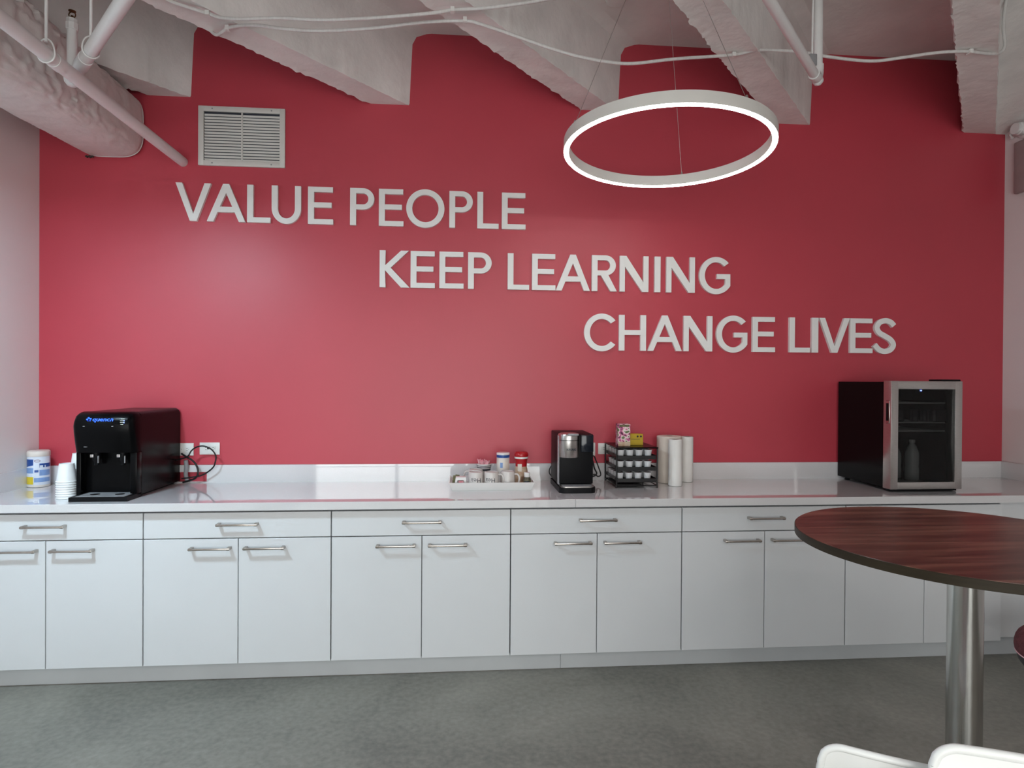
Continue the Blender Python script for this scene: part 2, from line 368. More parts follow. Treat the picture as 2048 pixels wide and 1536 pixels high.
# ------------------------------------------------------------------ wall lettering
HC = .2225; SV = .0355; SH = .0305
def arc(cx, cy, rx, ry, a0, a1, n=28): return [(cx+rx*math.cos(math.radians(a0+(a1-a0)*i/n)), cy+ry*math.sin(math.radians(a0+(a1-a0)*i/n))) for i in range(n+1)]
def glyph(ch, w):
    h = HC; sv, sh = SV, SH
    if ch == 'I': return [(0, 0), (w, 0), (w, h), (0, h)], []
    if ch == 'L': return [(0, 0), (w, 0), (w, sh), (sv, sh), (sv, h), (0, h)], []
    if ch == 'E':
        m0, m1 = h*.515-sh/2, h*.515+sh/2
        return [(0, 0), (w, 0), (w, sh), (sv, sh), (sv, m0), (w*.935, m0), (w*.935, m1), (sv, m1), (sv, h-sh), (w*.985, h-sh), (w*.985, h), (0, h)], []
    if ch == 'H':
        m0, m1 = h*.51-sh/2, h*.51+sh/2
        return [(0, 0), (sv, 0), (sv, m0), (w-sv, m0), (w-sv, 0), (w, 0), (w, h), (w-sv, h), (w-sv, m1), (sv, m1), (sv, h), (0, h)], []
    if ch == 'V':
        a, b = .037, .0195
        return [(0, h), (a, h), (w/2, h*.187), (w-a, h), (w, h), (w/2+b, 0), (w/2-b, 0)][::-1], []
    if ch == 'A':
        a, b = .037, .0175; ap = .76*h; xi = lambda z: a+(w/2-a)*z/ap
        z0, z1 = .25*h, .395*h
        return [(0, 0), (a, 0), (xi(z0), z0), (w-xi(z0), z0), (w-a, 0), (w, 0), (w/2+b, h), (w/2-b, h)], [[(xi(z1), z1), (w/2, ap), (w-xi(z1), z1)]]
    if ch == 'N':
        s = sv*.93; a = .036
        return [(0, 0), (s, 0), (s, h*.70), (w-a-.004, 0), (w, 0), (w, h), (w-s, h), (w-s, h*.27), (a+.006, h), (0, h)], []
    if ch == 'K':
        y = h*.52
        return [(0, 0), (sv, 0), (sv-.004, y-.013), (sv, y-.017), (w-.052, 0), (w, 0), (sv+.030, y+.003), (w-.006, h), (w-.052, h), (sv-.002, y+.017), (sv, h), (0, h)], []
    if ch == 'U':
        ro = w/2; ri = w/2-sv; cy = .088; ryo = cy+.004
        return [(0, h)]+arc(w/2, cy, ro, ryo, 180, 360)+[(w, h), (w-sv, h)]+arc(w/2, cy, ri, ryo-.033, 360, 180)+[(sv, h)], []
    if ch in 'PR':
        y0 = h*.425 if ch == 'P' else h*.44; cy = (y0+h)/2; ry = (h-y0)/2; bw = w if ch == 'P' else w*.955
        rx = min(ry*1.05, bw*.55); cx = bw-rx
        hole = [(sv, y0+sh), (cx, y0+sh)]+arc(cx, cy, rx-sv, ry-sh, -90, 90, 18)+[(cx, h-sh), (sv, h-sh)]
        if ch == 'P': out = [(0, 0), (sv, 0), (sv, y0), (cx, y0)]+arc(cx, cy, rx, ry, -90, 90, 24)[1:]+[(0, h)]
        else: out = [(0, 0), (sv, 0), (sv, y0), (w*.36, y0), (w-.041, 0), (w, 0), (w*.655, y0+.004)]+arc(cx, cy, rx, ry, -62, 90, 24)+[(0, h)]
        return out, [hole[::-1]]
    if ch == 'O':
        return arc(w/2, h/2, w/2, h/2+.005, 0, 355, 71), [arc(w/2, h/2, w/2-.036, h/2-.0285, 355, 0, 71)]
    if ch == 'C':
        cx = w*.555; rx = cx; ry = h/2+.006
        return arc(cx, h/2, rx, ry, 40, 320, 60)+arc(cx, h/2, rx-.036, ry-.0335, 318, 42, 60), []
    if ch == 'G':
        cx = w*.545; rx = cx; ry = h/2+.006; sp = sv*.92
        a1 = 360-math.degrees(math.acos(min(1, (w-cx)/rx))); ain = 360-math.degrees(math.acos((w-sp-cx)/(rx-.036)))
        return arc(cx, h/2, rx, ry, 43, a1, 60)+[(w, h*.545), (w*.57, h*.545), (w*.57, h*.545-sh), (w-sp, h*.545-sh)]+arc(cx, h/2, rx-.036, ry-.0335, ain, 45, 60), []
    if ch == 'S':
        P = [(.90, .80), (.76, .90), (.52, .945), (.27, .89), (.155, .745), (.25, .60), (.5, .50), (.76, .39), (.875, .245), (.745, .105), (.49, .055), (.25, .105), (.06, .245)]
        c = crom([(q[0]*w, q[1]*h, 0) for q in P], 6); L = []; R = []
        for i in range(len(c)):
            t = Vector(c[min(i+1, len(c)-1)])-Vector(c[max(i-1, 0)]); t.normalize(); nx, ny = -t.y, t.x; q = .0172
            L.append((c[i][0]+nx*q, c[i][1]+ny*q)); R.append((c[i][0]-nx*q, c[i][1]-ny*q))
        return L+R[::-1], []
ROWS = [('VALUE', 2.4565, [(-1.6718, -1.4708), (-1.4945, -1.2748), (-1.2644, -1.1308), (-1.1229, -0.9527), (-0.9122, -0.7643)]),
        ('PEOPLE', 2.4565, [(-0.6654, -0.5219), (-0.4947, -0.3479), (-0.3319, -0.1019), (-0.0725, 0.0701), (0.0974, 0.2282), (0.2475, 0.3939)]),
        ('KEEP', 2.0870, [(-0.4887, -0.3094), (-0.3039, -0.1573), (-0.1304, 0.0167), (0.0432, 0.1875)]),
        ('LEARNING', 2.0870, [(0.2859, 0.4185), (0.4357, 0.5819), (0.5835, 0.7973), (0.809, 0.9669), (0.9845, 1.1678), (1.2063, 1.2443), (1.2817, 1.4656), (1.4937, 1.6955)]),
        ('CHANGE', 1.7198, [(0.7629, 0.9637), (0.9827, 1.1549), (1.1647, 1.385), (1.396, 1.5818), (1.6079, 1.8104), (1.8439, 1.9931)]),
        ('LIVES', 1.7198, [(2.0881, 2.2245), (2.2371, 2.2799), (2.2873, 2.4911), (2.494, 2.646), (2.6518, 2.8072)])]
ORD = ['first', 'second', 'third', 'fourth', 'fifth', 'sixth', 'seventh', 'eighth']
for word, zb, ex in ROWS:
    for k, ch in enumerate(word):
        x0, x1 = ex[k]; out, holes = glyph(ch, x1-x0)
        mb = MB().prism(out, holes, lambda u, v, d: (x0+u, d, zb+v), -.020, -.0005)
        o = mb.build('wall_letter', 'letter', at=((x0+x1)/2, -.01, zb))
        tag(o, 'white raised wall letter %s, %s letter of the word %s' % (ch, ORD[k], word), 'letter', 'white letters mounted on the red wall')

# ------------------------------------------------------------------ air grille
vx0, vx1, vz0, vz1 = -1.547, -1.049, 2.787, 3.137
gr = thing('air_grille', ((vx0+vx1)/2, 0, vz0), 'white rectangular louvred air grille above the word VALUE', 'vent')
b = .031
MB().rbox(vx0, vx0+b, -.016, -.0005, vz0, vz1, .002).rbox(vx1-b, vx1, -.016, -.0005, vz0, vz1, .002).rbox(vx0+b-.002, vx1-b+.002, -.016, -.0005, vz0, vz0+b, .002).rbox(vx0+b-.002, vx1-b+.002, -.016, -.0005, vz1-b, vz1, .002).build('frame', 'ring', gr, smooth=40)
MB().box(vx0+b, vx1-b, -.0025, -.0005, vz0+b, vz1-b).build('dark_backing', 'ink', gr)
MB().box((vx0+vx1)/2-.004, (vx0+vx1)/2+.004, -.0125, -.0025, vz0+b, vz1-b).build('mullion', 'ring', gr)
nb = 16; pitch = (vz1-vz0-2*b-.008)/nb
for k in range(nb):
    z = vz0+b+pitch*k
    m = MB()
    for a, c in ((vx0+b+.003, (vx0+vx1)/2-.004), ((vx0+vx1)/2+.004, vx1-b)):
        m.add([(a, -.0045, z+.001), (c, -.0045, z+.001), (c, -.0110, z+pitch*.62), (a, -.0110, z+pitch*.62), (a, -.0055, z), (c, -.0055, z), (c, -.0125, z+pitch*.58), (a, -.0125, z+pitch*.58)],
              [(0, 1, 2, 3), (7, 6, 5, 4), (0, 4, 5, 1), (1, 5, 6, 2), (2, 6, 7, 3), (3, 7, 4, 0)])
    m.build('blade', 'ring', gr)
for sx, sz in ((.08, .015), (.42, .015), (.08, vz1-vz0-.015), (.42, vz1-vz0-.015)):
    m = MB(); m.lathe([(.0045, 0), (.0045, .0015), (.0, .0025)], (0, 0, 0), 10)
    m.v = [(vx0+sx+q[0], -.0155-q[2], vz0+sz+q[1]) for q in m.v]; m.build('screw', 'grey', gr, smooth=40)

# ------------------------------------------------------------------ wrapped duct (upper left)
dk = thing('insulated_duct', (-2.03, -2.4, 2.80), 'large round air duct in wrinkled off white wrap running into the red wall', 'duct')
na, nl = 120, 260; vs = []; fs = []
for i in range(nl+1):
    y = -5.0*i/nl
    cx = -2.035-.012*(-y); cz = 2.998-.015*min(-y, 2); hw = .185+.016*min(-y, 2.0); 
    endp = 1-.08*math.exp(-(y/.02)**2)
    for k in range(na):
        a = 2*PI*k/na; c, s = math.cos(a), math.sin(a); ex = .55
        px = math.copysign(abs(c)**ex, c); pz = math.copysign(abs(s)**ex, s)
        q = Vector((c*1.2, y*5.0, s*1.2))
        r1 = 1-abs(noise.noise(q*2.3+Vector((3, 1, 7)))); r2 = 1-abs(noise.noise(Vector((c*1.5+y*2.5, y*9.0, s*1.5))*1.5))
        disp = .010*noise.noise(q*.7) + .011*max(0, r1-.80)/.20 - .014*max(0, r2-.86)/.14
        amp = min(1, .15+max(0, -y-.08)*1.6); up = .25+.85*max(0, c*.75+s*.45+.15)
        rr = (hw+disp*amp*up)*endp
        vs.append((cx+px*rr, y-.001, cz+pz*rr))
for i in range(nl):
    for k in range(na): fs.append((i*na+k, i*na+(k+1) % na, (i+1)*na+(k+1) % na, (i+1)*na+k))
fs.append(tuple(range(na))); fs.append(tuple(nl*na+k for k in range(na))[::-1])
MB().add(vs, fs).build('wrap', 'duct', dk, smooth=60)
# taped seam near the wall
def sq(y, r, ex=.55, n=80):
    cx = -2.035-.012*(-y); cz = 2.998-.015*(-y)
    return [(cx+math.copysign(abs(math.cos(a))**ex, math.cos(a))*r, y, cz+math.copysign(abs(math.sin(a))**ex, math.sin(a))*r) for a in [2*PI*k/n for k in range(n)]]
MB().tube(sq(-.02, .1815), .0035, 8, closed=True).build('tape_edge', 'duct', dk, smooth=60)
MB().tube([(-2.17+.006*i, -.030, 2.8095+.003*math.sin(i*2.2)) for i in range(9)], [.003, .006, .007, .004, .007, .008, .005, .006, .003], 6).build('torn_flap', 'ductdark', dk)

# ------------------------------------------------------------------ sprinkler pipework
def elbow(mb, c, d1, d2, r, R=.04):
    d1, d2 = Vector(d1).normalized(), Vector(d2).normalized(); c = Vector(c); pts = []
    for i in range(9):
        t = i/8; pts.append(tuple((c+d1*R)*(1-t)**2+c*2*t*(1-t)+(c+d2*R)*t**2))
    return mb.tube(pts, r, 14)
p1 = thing('sprinkler_pipe', (-1.638, -2.2, 2.776), 'white sprinkler pipe running below the duct into the red wall left of the grille', 'pipe')
MB().tube([(-1.638, -.001, 2.806), (-1.638, YB+.002, 2.806)], .0285, 20).build('pipe', 'pipe', p1, smooth=50)
MB().tube([(-1.638, -1.185, 2.806), (-1.638, -1.135, 2.806)], .0312, 20).build('coupling', 'pipe', p1, smooth=50)
def hanger(x, y, zp, r, dirv, ztop, parent):
    dirv = Vector(dirv).normalized(); s = dirv.cross(Vector((0, 0, 1))); m = MB(); pts = []
    for i in range(25):
        a = 2*PI*i/24; rr = r+.004; q = s*(math.sin(a)*rr); zz = -math.cos(a)*rr
        if zz > 0: zz *= 1.9
        pts.append((x+q.x, y+q.y, zp+zz))
    m.tube(pts[:-1], .0035, 8, closed=True); m.build('hanger_loop', 'pipe', parent, smooth=50)
    MB().tube([(x, y, zp+r*1.7), (x, y, ztop)], .006, 10).build('hanger_rod', 'pipe', parent, smooth=50)
hanger(-1.638, -1.225, 2.806, .0285, (0, 1, 0), ZS-.001, p1)
d2 = Vector((.652, -.758, 0)); E0 = Vector((-1.757, -.857, 2.878))
p2 = thing('branch_pipe', (E0.x, E0.y, 2.85), 'white branch pipe with upright sprinkler head crossing above the other pipe', 'pipe')
far = E0+d2*4.0
MB().tube([tuple(E0+d2*.03), tuple(far)], .0265, 20).build('pipe', 'pipe', p2, smooth=50)
MB().tube([tuple(E0+d2*.17), tuple(E0+d2*.27)], .0295, 20).build('coupling', 'pipe', p2, smooth=50)
m = MB(); elbow(m, E0, d2, (0, 0, 1), .031, .05); m.lathe([(0, -.034), (.018, -.03), (.030, -.015), (.033, 0), (.030, .015), (.0, .03)], E0, 20); m.build('elbow', 'pipe', p2, smooth=60)
MB().tube([tuple(E0), (E0.x, E0.y, 3.10)], .0205, 18).build('riser', 'pipe', p2, smooth=50)
MB().lathe([(.0205, 0), (.025, .002), (.026, .03), (.0235, .034), (.0225, .05), (.0, .05)], (E0.x, E0.y, 3.098), 8).build('reducer', 'pipe', p2, smooth=30)
m = MB(); zz = 3.148
m.lathe([(.009, 0), (.010, .008), (.006, .010), (.006, .016), (0, .016)], (E0.x, E0.y, zz), 12)
for s in (-1, 1): m.tube(crom([(E0.x+s*.007, E0.y, zz+.006), (E0.x+s*.014, E0.y, zz+.016), (E0.x+s*.012, E0.y, zz+.028), (E0.x, E0.y, zz+.036)], 4), .0026, 6)
m.lathe([(.0, 0), (.004, .0), (.015, .003), (.015, .005), (0, .006)], (E0.x, E0.y, zz+.033), 14).build('sprinkler_head', 'brass', p2, smooth=40)
h2 = E0+d2*.355; hanger(h2.x, h2.y, E0.z, .0265, d2, ZS-.001, p2)
p3 = thing('sprinkler_pipe', (1.742, -.9, 2.98), 'white pipe with elbow rising to the slab, right of the ring lamp', 'pipe')
E3 = Vector((1.742, -.9, 3.012)); d3 = Vector((-.678, -.735, 0))
MB().tube([tuple(E3+d3*.05), tuple(E3+d3*4.0)], .0215, 18).build('pipe', 'pipe', p3, smooth=50)
MB().tube([(E3.x, E3.y, E3.z+.05), (E3.x, E3.y, ZS-.001)], .0205, 18).build('drop', 'pipe', p3, smooth=50)
m = MB(); elbow(m, E3, d3, (0, 0, 1), .0255, .055); m.lathe([(0, -.0255), (.015, -.021), (.0245, -.008), (.0255, 0), (.022, .012), (0, .02)], E3, 18)
m.tube([tuple(E3+d3*.05), tuple(E3+d3*.085)], .0265, 18); m.tube([(E3.x, E3.y, E3.z+.05), (E3.x, E3.y, E3.z+.075)], .0258, 18); m.build('elbow', 'pipe', p3, smooth=60)
ck = E3+d3*.10
m = MB().tube([(ck.x-.006, ck.y, E3.z+.022), (ck.x-.004, ck.y, E3.z+.30), (ck.x+.012, ck.y, ZS-.001)], .005, 8); m.build('hanger_rod', 'pipe', p3, smooth=50)
MB().rbox(ck.x-.022, ck.x+.014, ck.y-.012, ck.y+.012, E3.z+.03, E3.z+.085, .004).build('clamp', 'grey', p3, smooth=50)
# fitting on the right wall
p4 = thing('wall_pipe_fitting', (XR, -.12, 3.1), 'white pipe stub with collar on the right wall beside the red wall', 'pipe')
m = MB().lathe([(.0, 0), (.055, 0), (.055, .010), (.040, .018), (.040, .05), (.034, .055), (.034, .075), (0, .075)], (0, 0, 0), 24)
m.v = [(XR-.001-q[2], -.15+q[1], 3.145+q[0]) for q in m.v]; m.build('collar', 'pipe', p4, smooth=40)
m = MB(); m.tube([(XR-.03, -.085, 3.11), (XR-.03, -.07, 3.135), (XR-.03, -.085, 3.165)], .009, 8); m.build('lug', 'pipe', p4, smooth=50)
m = MB().rbox(XR-.035, XR-.001, -.24, -.096, 2.744, 3.075, .012, 3); tag(m.build('wall_bracket', 'mauve', smooth=40, at=(XR, -.16, 2.744)), 'dull mauve metal plate hanging on the right wall under the pipe stub', 'bracket')

# ------------------------------------------------------------------ cables
def clip(parent, x, y, z): MB().rbox(x-.009, x+.009, y-.014, y+.014, z-.012, z+.009, .002).build('clip', 'plate', parent)
CA = [(-1.60, -1.30, 3.188), (-1.329, -1.05, 3.182), (-1.268, -0.98, 3.18), (-1.145, -0.91, 3.177), (-1.088, -0.92, 3.156), (-0.994, -0.94, 3.143), (-0.817, -0.95, 3.151), (-0.637, -0.97, 3.141), (-0.411, -1.0, 3.144), (-0.144, -1.03, 3.162), (-0.044, -1.035, 3.180), (0.078, -1.04, 3.19), (0.212, -1.05, 3.207), (0.358, -1.05, 3.238), (0.505, -1.05, 3.277), (.72, -1.08, 3.40), (.85, -1.1, 3.58), (.86, -1.1, 3.63)]
CB = [(-1.290, -.70, 3.40), (-1.245, -.71, 3.28), (-1.216, -0.72, 3.222), (-1.196, -0.73, 3.190), (-1.165, -0.75, 3.168), (-1.127, -0.78, 3.169), (-1.092, -0.8, 3.178), (-1.013, -0.82, 3.181), (-0.938, -0.84, 3.173), (-0.822, -0.85, 3.158), (-0.658, -0.87, 3.146), (-0.426, -0.9, 3.153), (-0.172, -0.93, 3.178), (0.012, -0.95, 3.182), (0.081, -0.95, 3.172), (0.222, -0.93, 3.144), (0.389, -0.91, 3.105), (0.534, -0.9, 3.075), (0.684, -0.88, 3.064), (0.824, -0.86, 3.071), (1.042, -0.84, 3.114), (1.352, -0.81, 3.165), (1.459, -0.82, 3.187), (1.583, -0.83, 3.187), (1.708, -0.84, 3.178), (1.833, -0.85, 3.157), (2.03, -0.87, 3.136), (2.167, -0.9, 3.143), (2.301, -0.93, 3.156), (2.402, -0.95, 3.160), (2.485, -0.96, 3.159), (2.56, -0.95, 3.16), (2.622, -0.94, 3.165), (2.676, -0.93, 3.182), (2.697, -0.93, 3.218), (2.688, -0.93, 3.304), (2.694, -0.93, 3.391), (2.705, -.93, 3.445)]
c1 = thing('ceiling_cable', (-.4, -1.0, 3.14), 'white armoured cable, upper of two, clipped under the joists above the grille', 'cable')
MB().tube(crom(CA, 6), .0078, 10).build('cable', 'cable', c1, smooth=60); clip(c1, -1.145, -.91, 3.178); clip(c1, -.044, -1.035, 3.181)
c2 = thing('ceiling_cable', (.8, -.9, 3.06), 'white armoured cable sagging across the whole ceiling above the ring lamp', 'cable')
MB().tube(crom(CB, 6), .0078, 10).build('cable', 'cable', c2, smooth=60)
for q in ((-1.10, -.795, 3.178), (.012, -.95, 3.188), (1.352, -.81, 3.166), (2.485, -.96, 3.159)): clip(c2, *q)
m = MB().lathe([(.0, 0), (.055, 0), (.06, -.012), (.05, -.03), (0, -.034)], (.835, -.47, ZS-.001), 24); tag(m.build('smoke_detector', 'plate', smooth=40, at=(.835, -.47, ZS)), 'small round white ceiling detector on the slab near the top edge', 'detector')

# ------------------------------------------------------------------ pendant ring lamps
def ring_lamp(c, R, tilt, label, anchors, dm='led'):
    c = Vector(c); n = Vector((tilt[0], tilt[1], 1)).normalized(); e1 = Vector((0, 1, 0)).cross(n).normalized(); e2 = n.cross(e1)
    t = thing('ring_pendant_lamp', c, label, 'lamp', 'ring pendant lamps'); seg = 128
    def sweep(prof):
        vs = []; fs = []; k = len(prof)
        for i in range(seg):
            a = 2*PI*i/seg; d = e1*math.cos(a)+e2*math.sin(a)
            for r, z in prof: vs.append(tuple(c+d*(R+r)+n*z))
        for i in range(seg):
            j = (i+1) % seg
            for q in range(k): fs.append((i*k+q, i*k+(q+1) % k, j*k+(q+1) % k, j*k+q))
        return MB().add(vs, fs)
    sweep([(-.0125, .0), (-.0125, .05), (.0125, .05), (.0125, .0), (.0105, .0), (.0105, .004), (-.0105, .004), (-.0105, .0)]).build('housing', 'ring', t, smooth=40)
    sweep([(-.0102, .0035), (.0102, .0035), (.0102, -.002), (.006, -.006), (-.006, -.006), (-.0102, -.002)]).build('diffuser', dm, t, smooth=50)
    top = Vector((c.x-.005, c.y+.06, ZS-.001))
    MB().lathe([(0, 0), (.075, 0), (.075, -.03), (0, -.032)], top, 32).build('canopy', 'ring', t, smooth=40)
    for ax, ay in anchors:
        d = Vector((ax-c.x, ay-c.y, 0)).normalized(); p0 = c+d*R+n*.05; p0.z = c.z-(n.x*d.x+n.y*d.y)*R/n.z+.05
        MB().tube([tuple(p0), (top.x+d.x*.05, top.y+d.y*.05, top.z-.03)], .0012, 6).build('suspension_wire', 'steel', t)
        MB().lathe([(.005, 0), (.005, .012), (.002, .018), (0, .018)], p0, 10).build('wire_grip', 'steel', t, smooth=40)
    return t
ring_lamp((.930, -1.062, 2.575), .456, (.025, .031), 'glowing white ring pendant lamp hanging in front of the red wall', [(.465, -1.173), (1.162, -.627), (1.127, -1.526)])
ring_lamp((.9, -4.9, 2.62), .456, (0, 0), 'ring pendant lamp hanging behind the camera, outside the picture', [(.5, -5.0), (1.1, -4.5), (1.0, -5.3)], 'led2')  # added out of view to brighten the lettering and right-hand cabinets
dl = thing('disc_pendant_lamp', (-1.86, -1.72, 2.62), 'small disc pendant lamp near the left wall, outside the picture', 'lamp')
MB().lathe([(.135, .0), (.150, .0), (.150, .03), (.10, .06), (.03, .075), (0, .075)], (-1.86, -1.72, 2.62), 48, cap0=False).build('housing', 'ring', dl, smooth=40)
MB().lathe([(0, .002), (.134, .002), (.134, .006), (0, .006)], (-1.86, -1.72, 2.62), 48).build('diffuser', 'disc', dl)
MB().tube([(-1.757, -1.72, 2.68), (-1.757, -1.72, ZS-.001)], .006, 10).build('rod', 'ring', dl)

# ------------------------------------------------------------------ wall outlets
def outlet(x0, x1, z0, z1, label, twin):
    t = thing('wall_outlet', ((x0+x1)/2, -.004, z0), label, 'outlet', 'white outlet plates on the red wall')
    MB().rbox(x0, x1, -.007, -.0005, z0, z1, .002).build('plate', 'plate', t, smooth=40)
    zc = (z0+z1)/2
    for s in (-1, 1):
        xc = (x0+x1)/2+s*.021
        MB().rbox(xc-.017, xc+.017, -.0085, -.006, zc-.014, zc+.014, .001).build('socket', 'plate', t)
        m = MB()
        for dz in (-.006, .006): m.box(xc-.004, xc+.004, -.0089, -.0083, zc+dz-.001, zc+dz+.001)
        m.box(xc+.008, xc+.011, -.0089, -.0083, zc-.0015, zc+.0015).build('slots', 'slot', t)
outlet(-1.685, -1.570, 1.073, 1.147, 'white outlet plate half hidden behind the black water dispenser', 1)
outlet(-1.536, -1.421, 1.078, 1.150, 'white outlet plate behind the black cable loop', 1)
outlet(.726, .841, 1.064, 1.145, 'white outlet plate mostly hidden behind the coffee maker', 1)
outlet(.859, .974, 1.073, 1.142, 'white outlet plate between coffee maker and pod rack', 1)

# ------------------------------------------------------------------ water dispenser
wd = thing('water_dispenser', (-1.80, -.27, ZC), 'black countertop water dispenser with blue lit logo, at the left end', 'water dispenser')
wx0, wx1 = -1.948, -1.650
def topround(x0, x1, z0, z1, r, n=8):
    return [(x0, z0), (x1, z0)]+[(x1-r+r*math.cos(a), z1-r+r*math.sin(a)) for a in [PI/2*i/n for i in range(n+1)]]+[(x0+r+r*math.cos(a), z1-r+r*math.sin(a)) for a in [PI/2+PI/2*i/n for i in range(n+1)]]
MB().prism(topround(wx0+.002, wx1, .926, 1.356, .035), [], lambda u, v, d: (u+.034*(d+.45)*.5, d, v), -.445, -.015).build('body', 'black', wd, smooth=35)
MB().box(wx0+.02, wx1-.02, -.43, -.03, ZC+.0005, .926).build('plinth', 'blackm', wd)
# front fascia: bulges forward at the top
prof = [(-.445, 1.149), (-.512, 1.149), (-.522, 1.19), (-.534, 1.25), (-.538, 1.285), (-.534, 1.315), (-.520, 1.340), (-.498, 1.352), (-.470, 1.3565), (-.445, 1.3565)]
vs = []; n = len(prof); cols = [0, .02, .05, .1, .5, .9, .95, .98, 1]
for i, u in enumerate(cols):
    x = wx0-.004+(wx1-wx0+.004)*u; e = min(u, 1-u); pull = .03*max(0, 1-e/.1)**2
    for y, z in prof:
        zz = z
        if z > 1.30: zz = z-.028*max(0, 1-e/.1)**2
        vs.append((x, min(-.445, y+pull if y < -.446 else y), zz))
fs = [(i*n+k, i*n+k+1, (i+1)*n+k+1, (i+1)*n+k) for i in range(len(cols)-1) for k in range(n-1)]
fs += [(i*n+n-1, i*n, (i+1)*n, (i+1)*n+n-1) for i in range(len(cols)-1)]
fs += [tuple(range(n)), tuple((len(cols)-1)*n+k for k in range(n))[::-1]]
fa = MB().add(vs, fs).build('fascia', 'black', wd, smooth=50)
for a, c in ((wx0+.002, wx0+.026), (wx1-.034, wx1)): MB().rbox(a, c, -.495, -.444, .926, 1.1485, .004).build('side_pillar', 'black', wd, smooth=40)
MB().rbox(wx1-.052, wx1-.036, -.462, -.444, .95, 1.12, .003).build('inner_rib', 'blackm', wd)
MB().prism([(-1.928, -.588), (-1.650, -.588), (-1.650, -.442), (-1.928, -.442)], [], lambda u, v, d: (u, v, d), ZC+.0005, .9355).build('drip_tray', 'blackm', wd)
m = MB().rbox(-1.905, -1.672, -.572, -.45, .935, .9375, .001)
m.build('tray_grid', 'grey', wd)
for xc in (-1.845, -1.725): MB().lathe([(0, 0), (.022, 0), (.022, .001), (0, .001)], (xc, -.51, .9373), 20).build('tray_hole', 'blackm', wd)
for xc in (-1.853, -1.724):
    MB().lathe([(.0, 0), (.011, 0), (.013, .02), (.019, .03), (.019, .066), (0, .066)], (xc, -.482, 1.083), 18).build('nozzle', 'blackm', wd, smooth=40)
    MB().rbox(xc-.019, xc-.003, -.508, -.50, 1.124, 1.140, .002).build('lever', 'steel', wd)
    MB().rbox(xc+.0165, xc+.020, -.505, -.495, 1.095, 1.132, .001).build('lever_edge', 'grey', wd)
def fy(z): # fascia depth at height z
    P = prof[1:8]
    for (ya, za), (yb, zb_) in zip(P, P[1:]):
        if za <= z <= zb_: return ya+(yb-ya)*(z-za)/(zb_-za)
    return P[-1][0]
tv, tf = text_tris('quench', .040, .0004); sx = max(q[0] for q in tv)-min(q[0] for q in tv); k = .098/sx
m = MB().add([(-1.795+q[0]*k, fy(1.319+q[1]*k)-.0012, 1.319+q[1]*k*.8) for q in tv], tf); m.build('logo_lettering', 'bled', fa)
m = MB()
for i in range(5):
    a = PI/2+2*PI*i/5+.2; m.rbox(-1.863+.0085*math.cos(a)-.004, -1.863+.0085*math.cos(a)+.004, fy(1.318)-.0022, fy(1.318)+.004, 1.318+.0085*math.sin(a)-.0035, 1.318+.0085*math.sin(a)+.0035, .0015, 1)
m.build('logo_mark', 'bled', fa)
for i, (l, c) in enumerate(((.020, 'wled'), (.016, 'wled'), (.016, 'wled'), (.016, 'wled'))):
    z = 1.322-.0092*i; MB().box(-1.712+(.003 if i in (0, 3) else 0), -1.712+l, fy(z)-.001, fy(z)+.003, z-.0016, z+.0016).build('indicator_line', 'wled', fa)
    if i in (1, 2): MB().box(-1.6955, -1.6905, fy(z)-.001, fy(z)+.003, z-.0022, z+.0022).build('indicator_light', 'bled2', fa)
for xc in (-1.885, -1.748): MB().lathe([(0, 0), (.006, 0), (.006, .004), (0, .004)], (xc, fy(1.285)+.0035, 1.283), 14).build('button', 'grey', fa)
MB().box(-1.895, -1.878, fy(1.18)-.0008, fy(1.18)+.003, 1.178, 1.181).build('print_mark', 'grey', fa)
MB().box(-1.6485, -1.6475, -.20, -.14, .99, 1.0).build('side_recess', 'blackm', wd)
# its black leads
A = [(-1.66, -.06, 1.05), (-1.582, -0.07, 1.072), (-1.556, -0.07, 1.109), (-1.528, -0.07, 1.129), (-1.495, -0.07, 1.136), (-1.461, -0.07, 1.127), (-1.435, -0.07, 1.107), (-1.418, -0.07, 1.075), (-1.422, -0.07, 1.04), (-1.434, -0.065, 1.013), (-1.461, -0.06, 0.988), (-1.489, -0.06, 0.97), (-1.522, -0.06, 0.958), (-1.615, -0.06, 0.945)]
B = [(-1.62, -.05, 1.09), (-1.586, -0.06, 1.071), (-1.557, -0.06, 1.053), (-1.535, -0.06, 1.028), (-1.523, -0.06, 0.993), (-1.526, -0.06, 0.962), (-1.548, -0.06, 0.941), (-1.61, -0.055, 0.922)]
wl = thing('power_lead', (-1.52, -.065, ZC), 'black power lead and tube looped beside the water dispenser', 'cable')
MB().tube(crom(A, 6), .0042, 8).build('loop', 'blackw', wl, smooth=60); MB().tube(crom(B, 6), .0055, 8).build('inner_loop', 'blackw', wl, smooth=60)
MB().rbox(-1.467, -1.455, -.076, -.063, 1.117, 1.131, .002).build('tie', 'blackw', wl)
MB().tube(crom([(-1.60, -.04, 1.05), (-1.598, -.035, 1.01), (-1.604, -.03, .97), (-1.597, -.03, .93)], 5), .012, 10).build('water_hose', 'grey', wl, smooth=60)

